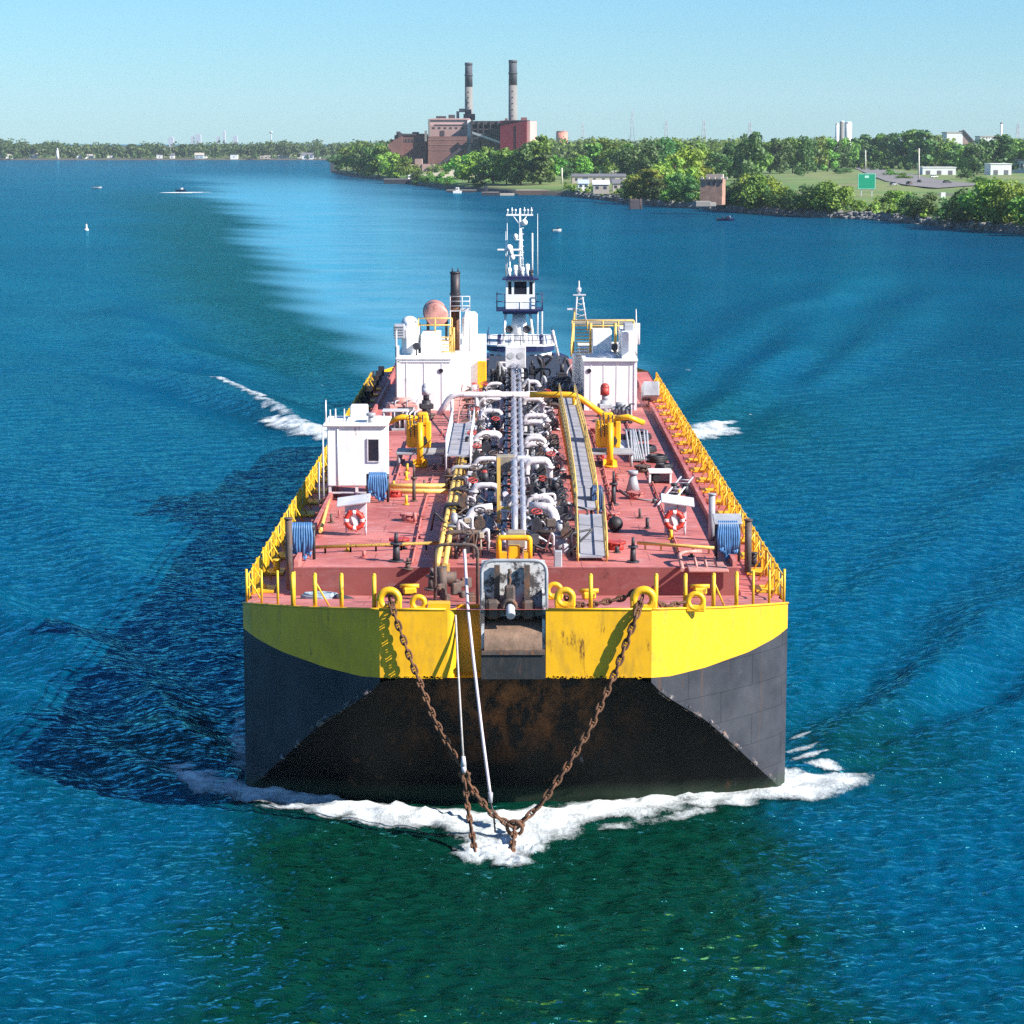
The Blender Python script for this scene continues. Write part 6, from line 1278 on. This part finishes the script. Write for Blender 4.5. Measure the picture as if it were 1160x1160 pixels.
building('warehouse', 1141, 1185, 182, 196, 26, BWHITE, BROOF, 'taller white warehouse at the right end of the road', 'warehouse', 4)
building('boat_shed', 648, 709, 200, 207, 14, BTAN, BROOF, 'long grey roofed boat shed on the waterfront', 'shed', 6, 1.5, 2)
building('harbour_office', 680, 708, 194.5, 201, 12, BWHITE, BWHITE, 'white flat roofed building behind the boat shed', 'building', 5)
for i, (x0, x1, yt, pb_, lab) in enumerate(((655, 667, 208, 214, 'small white boat hut left of the pale tent roof'), (672, 690, 209, 217, 'pale tent roofed shelter at the water edge'), (694, 708, 208, 216, 'small dark roofed boathouse at the water edge'))):
    building('boat_hut', x0, x1, yt, pb_, 8, (BWHITE, BTAN, BTAN)[i], (BPALE, BWHITE, BROOF)[i], lab, 'hut', 2, 2.0)
# white factory and tanks above the trees
def hill_block(name, x0, x1, yt, Y, dep, wall, label, cat, extra=None, yb=176):
    a = V(x0, yb, Y); b_ = V(x1, yt, Y); t = thing(name, label, cat, ((a.x+b_.x)/2, Y, land_z(a.x, Y))); m = MB(); m.bx(a.x, b_.x, Y, Y+dep, land_z(a.x, Y)-1, b_.z); m.build('wall', wall, t)
    m = MB(); m.bx(a.x-.4, b_.x+.4, Y-.4, Y+dep+.4, b_.z, b_.z+.8); m.build('roof', BTAN, t)
    if extra: extra(t)
    return t
def fx_(t):
    m = MB(); Y = 2150; m.prism([V(1091, 148, Y), V(1103, 160, Y), V(1106, 166, Y), V(1091, 166, Y)], (0, 20, 0)); m.build('hopper', BRICKP, t); m = MB(); m.prism([V(1090, 147, Y-1), V(1092, 147, Y-1), V(1104, 160, Y-1), V(1103, 162, Y-1)], (0, .8, 0)); m.build('conveyor', STEEL, t)
hill_block('factory', 1072, 1091, 150.5, 2150, 25, BWHITE, 'white factory with sloped hopper above the trees', 'factory', fx_)
hill_block('factory', 1110, 1135, 155, 2200, 25, BWHITE, 'low white factory beside the thin white chimney', 'factory', lambda t: None); hill_block('factory', 1147, 1175, 158, 2250, 25, BWHITE, 'lowest white factory at the right edge above the trees', 'factory')
q = V(1134.5, 140, 2190); t = thing('chimney', 'thin white factory chimney above the trees', 'chimney', (q.x, 2190, 6)); m = MB(); m.cyl((q.x, 2190, 5), q, 1.3, 1.0, n=12); m.build('shaft', BWHITE, t); m = MB(); m.cyl(q, q+Vector((0, 0, 1)), 1.3, n=12); m.build('rim', BROOF, t)
for i, (px, w, top, lab, mat) in enumerate(((948.5, 4, 141, 'narrow white storage tower, left of the tank group', BWHITE), (954, 5, 138.5, 'grey storage tower in the middle of the tank group', BROOF), (961, 8, 139.5, 'wide white storage tower, right of the tank group', BWHITE))):
    Y = 2120+i*8; sc = Y/F_PX; q = V(px, top, Y); t = thing('storage_tower', lab, 'tower', (q.x, Y, land_z(q.x, Y)), 'storage towers above the trees'); m = MB(); m.cyl((q.x, Y, land_z(q.x, Y)-1), q, w*sc/2, n=20); m.build('tower_wall', mat if i != 1 else CONC, t); m = MB(); m.cyl(q, q+Vector((0, 0, 1.2)), w*sc/2*1.05, w*sc/2*.7, n=20); m.build('tower_roof', BWHITE, t)
# brick pump house
p = on_land(800, 229); Y = p.y; t = thing('pump_house', 'roofless old brick pump house at the water edge', 'pump house', p); a, b_ = V(795, 229, Y), V(822, 203, Y); m = MB()
m.box(((a.x+b_.x)/2, Y+4, (a.z+b_.z)/2-.5), (b_.x-a.x-.5, 8, b_.z-a.z+1), R(-14)); m.build('wall', paint('pump_house_brick', (.40, .23, .17), .9, var=.35, scale=.5), t)
m = MB(); [m.box((lerp(a.x, b_.x, k/4), Y+.5-k*.4, b_.z+.4), (1.1, 1.2, .9), R(-14)) for k in range(5)]; m.box(((a.x+b_.x)/2+1, Y+6, b_.z+1), ((b_.x-a.x)*.7, 3, 1.6), R(-14)); m.build('broken_parapet', BTAN, t)
for k in range(3): xx = lerp(a.x, b_.x, .3+k*.22); m = MB(); m.box((xx, Y+.6-k*.55, b_.z-1.6), (.9, .6, 1.4), R(-14)); m.build('window', STEEL, t)
m = MB(); q = on_land(795, 232); m.box(q+Vector((0, 0, .3)), (6, 4, 2.2), .2, .3); m.box(q+Vector((3, 1, .1)), (4, 3, 1.6), .6, .3); single(m, 'concrete_block', CONC, 'weathered concrete block at the foot of the brick pump house', 'concrete block', q)
# highway sign
p = on_land(981, 223); Y = p.y; t = thing('highway_sign', 'large green highway sign on two posts on the bank', 'sign', p); GREEN = paint('sign_green', (.0, .30, .17), .5, var=.05)
a, b_ = V(971.5, 214.5, Y), V(992, 196.5, Y); m = MB(); m.box(((a.x+b_.x)/2, Y, (a.z+b_.z)/2), (b_.x-a.x, .25, b_.z-a.z), 0, .1); pn = m.build('sign_panel', GREEN, t)
m = MB(); w2, h2 = (b_.x-a.x)/2-.2, (b_.z-a.z)/2-.2; c = Vector(((a.x+b_.x)/2, Y-.15, (a.z+b_.z)/2)); [m.box(c+Vector((0, 0, s_*h2)), (w2*2, .04, .18)) for s_ in (-1, 1)]; [m.box(c+Vector((s_*w2, 0, 0)), (.18, .05, h2*2+.18)) for s_ in (-1, 1)]; m.box(c+Vector((0, 0, h2*.62)), (1.7, .06, 1.0)); m.build('sign_border', paint('sign_pale', (.45, .75, .68), .5), pn)
for px in (976, 988): q = V(px, 205, Y+.35); m = MB(); m.box((q.x, Y+.35, (p.z+q.z)/2-.5), (.35, .35, q.z-p.z+1)); m.build('post', LGREY, t)
# poles, pylons
def pole(px, pb_, pt, lab): 
    p = on_land(px, pb_); top = V(px, pt, p.y); t = thing('utility_pole', lab, 'pole', p, 'utility poles along the road'); m = MB(); m.cyl(p-Vector((0, 0, .3)), top, .48, .36, n=8); m.build('shaft', paint('pole_wood', (.66, .63, .54), .9, var=.2), t); m = MB(); m.box(top-Vector((0, 0, .9)), (2.6, .25, .25)); m.box(top-Vector((0, 0, 1.7)), (1.8, .22, .22)); m.build('crossarm', BROOF, t)
for px, pb_, pt, lab in ((826,190,176,'short pale pole behind the pump house'),(849.5,199,172,'pale utility pole rising from the shrubs right of the pump house'),(887,196,172,'tall pale utility pole on the grass field'),(922,192,173,'pale utility pole before the tall wood'),(939,190,178,'short pole before the tall wood'),(967,190,174,'pale pole at the far end of the road'),(980.5,193,170,'pale pole behind the green sign'),(1003,189,172,'grey pole midway along the road'),(1025,191,171,'tall pole left of the long white warehouse'),(1041,203,168,'tall grey pole beside the parked dark car'),(1089,194,165,'tall pole between the white warehouses'),(636.5,208,190,'short white pole in front of the grove by the sheds')): pole(px, pb_, pt, lab)
def pylon(px, pt, Y, lab, w=6):
    sc = Y/F_PX; x = (px-580)*sc; zt_ = V(px, pt, Y).z; t = thing('transmission_tower', lab, 'pylon', (x, Y, 8), 'transmission towers beyond the wood'); m = MB(); hw = 4.5
    for sx in (-1, 1):
        for sy in (-1, 1): m.cyl((x+sx*hw, Y+sy*hw, 6), (x+sx*.6, Y+sy*.6, zt_), .34, n=4)
    for k in range(7):
        z = lerp(6, zt_, k/7); z2 = lerp(6, zt_, (k+1)/7); q0 = lerp(hw, .6, k/7); q1 = lerp(hw, .6, (k+1)/7); m.cyl((x-q0, Y-q0, z), (x+q1, Y-q1, z2), .22, n=4); m.cyl((x+q0, Y-q0, z), (x-q1, Y-q1, z2), .22, n=4)
    m.build('lattice', GREY, t); m = MB()
    for k, ww in ((.80, 1.0), (.88, .8), (.96, .6)): z = lerp(6, zt_, k); m.box((x, Y, z), (w*sc*ww, .35, .35)); m.build('crossarms', HAZY, t) if k == .96 else None
for px, pt, Y, lab in ((659,139,3000,'pale pylon just right of the pink silo'),(714.5,125,3400,'tallest thin pylon above the wood'),(752.5,136,2900,'wide armed pylon left of the bright trees'),(794.5,136,2700,'dark pylon above the pump house'),(846,138,2600,'pylon rising behind the tallest dark tree'),(1146,140,2900,'pale pylon behind the right factory')): pylon(px, pt, Y, lab, 9 if px == 752.5 else 5)
# cars
def car(px, pb_, mat, lab, wpx=None, rz=0):
    p = on_land(px, pb_)+Vector((0, 0, .45)); t = thing('parked_car', lab, 'car', p, 'cars by the road'); M = Matrix.Rotation(rz, 3, 'Z')
    def pr(m, prof, w): m.prism([p+M @ Vector((x, -w/2, z)) for x, z in prof], M @ Vector((0, w, 0)))
    m = MB(); pr(m, [(-2.3, .35), (2.3, .35), (2.35, .8), (1.2, .95), (-2.2, 1.0)], 1.85); m.build('body', mat, t); m = MB(); pr(m, [(-2.0, 1.0), (1.1, .95), (.5, 1.6), (-1.5, 1.65)], 1.6); m.build('cabin', GLASS, t)
    for sx in (-1.4, 1.4):
        for sy in (-.85, .85): c = p+M @ Vector((sx, sy, .35)); d_ = M @ Vector((0, .12, 0)); m = MB(); m.cyl(c-d_, c+d_, .35, n=12); m.build('wheel', BLACKR, t)
car(1041.5, 208, DARK, 'dark car on the road below the tall grey pole', rz=R(70)); car(1030, 210, RUSTD, 'small brown car left of the dark car', rz=R(60)); car(1012, 211, GREY, 'grey car nearest the green sign', rz=R(50)); car(1073, 208.5, DARK, 'dark car right of the tall grey pole', rz=R(20)); car(1058, 202, WHITE, 'white car in front of the long white warehouse', rz=R(15))
m = MB(); p = on_land(1085, 222); m.box(p+Vector((0, 0, .6)), (16, .5, 1.1), R(-5)); single(m, 'concrete_barrier', CONC, 'low concrete barrier at the end of the road', 'barrier', p)
m = MB(); p = on_land(1068, 224); m.box(p+Vector((0, -.5, .9)), (1.8, .3, 2.4), 0, .05); m.box(p+Vector((0, -.4, -.5)), (.2, .2, 1)); single(m, 'white_board', BWHITE, 'small blank white board in front of the concrete barrier', 'board', p)
# ------------------------------------------------------------ boats and moorings
def moored(px0, px1, pw, hh, mat, lab, dep=8, cabin=None, cat='barge'):
    a, b_ = G(px0, pw, 0), G(px1, pw, 0); c = (a+b_)/2; L = b_.x-a.x; t = thing('moored_barge' if cat == 'barge' else 'moored_boat', lab, cat, (c.x, c.y, 0)); m = MB()
    m.prism([(a.x+L*.05, c.y, -.3), (b_.x-L*.05, c.y, -.3), (b_.x, c.y, hh), (a.x, c.y, hh)], (0, dep, 0)); m.build('hull', mat, t); m = MB(); m.bx(a.x+.3, b_.x-.3, c.y+.2, c.y+dep-.2, hh, hh+.15); m.build('deck', BTAN, t)
    if cabin: x0, x1, ch, cm_ = cabin; m = MB(); m.box((lerp(a.x, b_.x, (x0+x1)/2), c.y+dep*.5, hh+ch/2), (L*(x1-x0), dep*.6, ch), 0, .1); m.build('cabin', cm_, t); m = MB(); m.box((lerp(a.x, b_.x, (x0+x1)/2), c.y+dep*.2-.05, hh+ch*.6), (L*(x1-x0)*.7, .06, ch*.3)); m.build('window', PANE, t)
moored(434, 472, 208.3, 3.0, DARK, 'dark flat barge moored by the wooded point', 10, (.74, .84, 2.6, BWHITE)); moored(505, 540, 218, 1.2, DARK, 'dark low work barge below the sand ground', 6); moored(513, 523, 219, 1.2, BWHITE, 'small white boat beside the low work barge', 5, (.3, .7, 1.8, BWHITE), 'boat'); moored(584, 664, 221, 2.4, RUSTD, 'long rusty brown barge along the waterfront', 10); moored(545, 566, 221.5, 1.6, DARK, 'dark workboat left of the long rusty barge', 5, (.15, .35, 3.2, DARK), 'boat'); moored(566, 583, 221.5, .9, BTAN, 'tan flat pontoon between the workboat and rusty barge', 5)
moored(655, 669, 221.5, 1.6, BWHITE, 'white and blue cabin boat moored by the boat huts', 5, (.2, .75, 2.4, BWHITE), 'boat'); moored(672, 690, 224, 1.0, DARK, 'low dark boat in front of the tent roof', 4, None, 'boat'); moored(692, 708, 225, 1.2, BPALE, 'pale blue boat beside the dark boathouse', 4, (.3, .6, 1.6, BWHITE), 'boat')
p = G(720, 237, 0); t = thing('mooring_dolphin', 'dark square mooring crib standing in the river', 'mooring', (p.x, p.y, 0)); m = MB(); m.box(p+Vector((0, 2, 1.6)), (5.0, 4, 4.2), .1, .1); m.build('crib', STEEL, t); m = MB(); m.box(p+Vector((.3, 2, 3.8)), (4.2, 3.4, .3), .1); [m.cyl(p+Vector((x, .3, -.5)), p+Vector((x, .3, 4.4)), .25, n=8) for x in (-2, 0, 2)]; m.build('timber', RUSTD, t)
def skiff(px, py, L, mat, lab, people=0, cat='boat', cabin=False):
    p = G(px, py, 0); t = thing('motor_boat', lab, cat, p); m = MB(); rows = []
    for s_ in range(9):
        u = s_/8; w = L*.17*(1 if u < .55 else max(.05, 1-((u-.55)/.45)**1.6)); x = (u-.5)*L; rows.append([p+Vector((x, -w, .75+.25*u)), p+Vector((x, -w*.7, -.15)), p+Vector((x, w*.7, -.15)), p+Vector((x, w, .75+.25*u))])
    m.grid(rows, True); m.add(rows[0], [(0, 1, 2, 3)]); m.add([r_[0] for r_ in rows]+[r_[3] for r_ in rows[::-1]], [tuple(range(18))]); m.build('hull', mat, t)
    m = MB(); m.box(p+Vector((-L*.5-.1, 0, .7)), (.35, .4, .9), 0, .06); m.build('outboard_motor', BLACKR, t)
    m = MB(); m.box(p+Vector((.1*L, 0, 1.15)), (L*.22, L*.2, .6 if not cabin else 1.3), 0, .1); m.build('console', GLASS if not cabin else BWHITE, t)
    return p
def sitter(p, lab, shirt):
    t = thing('person', lab, 'person', p); m = MB()
    m.sph(p+Vector((0, 0, .95)), .12, 10, 8, (.9, 1, 1.15)); m.cyl(p+Vector((0, 0, .8)), p+Vector((0, 0, .9)), .06, n=8); m.tube([p+Vector((0, 0, .1)), p+Vector((0, 0, .45)), p+Vector((.02, 0, .72)), p+Vector((.02, 0, .82))], [.17, .18, .2, .07], 8)
    for s_ in (-1, 1): m.tube([p+Vector((0, s_*.1, .15)), p+Vector((.42, s_*.12, .18)), p+Vector((.45, s_*.12, -.25))], [.09, .075, .05], 6); m.tube([p+Vector((.02, s_*.2, .72)), p+Vector((.08, s_*.26, .45)), p+Vector((.32, s_*.18, .38))], [.06, .05, .04], 6)
    m.build('body', shirt, t)
p = skiff(822, 250, 6.0, NAVY, 'small dark blue motor boat off the rocky right bank'); sitter(p+Vector((-1.2, 0, .8)), 'seated person in dark clothes at the stern of the blue boat', DARK); sitter(p+Vector((1.4, 0, .8)), 'seated person in grey clothes at the bow of the blue boat', GREY)
p = skiff(205, 216.5, 5.5, NAVY, 'dark motor boat crossing the river toward the far shore', cabin=True)
fo = Foam(); fo.strip([(195, 218.2, .4), (203, 218.6, .45), (212, 218.4, .4)], .3, .2, dens=.5, cols=8, thick=1.0); fo.strip([(214, 218, .5), (218, 218.6, .3)], .3, .2, dens=.5, cols=6); fo.build('boat_wake_foam')
skiff(110, 213.5, 5.5, BWHITE, 'tiny white motor boat near the left far shore'); skiff(631, 263, 2.6, BWHITE, 'very small white dinghy on the river right of the tug mast')
p = G(98, 261, 0); t = thing('channel_buoy', 'white channel buoy floating on the left of the river', 'buoy', p); m = MB(); m.cyl(p-Vector((0, 0, .3)), p+Vector((0, 0, .5)), .7, n=14); m.cyl(p+Vector((0, 0, .5)), p+Vector((0, 0, 1.9)), .35, .2, n=10); m.build('float', BWHITE, t); m = MB(); m.cyl(p+Vector((0, 0, 1.9)), p+Vector((0, 0, 2.3)), .16, n=8); m.build('lamp', BROOF, t)

# ------------------------------------------------------------ river air
HAZE_DENSITY = 0.00004
if HAZE_DENSITY > 0:
    m = bpy.data.materials.new('river_haze'); m.use_nodes = True; t = m.node_tree; t.nodes.clear(); o_ = t.nodes.new('ShaderNodeOutputMaterial'); v = t.nodes.new('ShaderNodeVolumePrincipled')
    v.inputs['Color'].default_value = (.72, .88, 1, 1); v.inputs['Density'].default_value = HAZE_DENSITY; v.inputs['Anisotropy'].default_value = 0.0; t.links.new(v.outputs[0], o_.inputs['Volume'])
    mb = MB(); mb.bx(-9000, 9000, -300, 12000, -4, 260); o = mb.build('haze', m); o['kind'] = 'stuff'
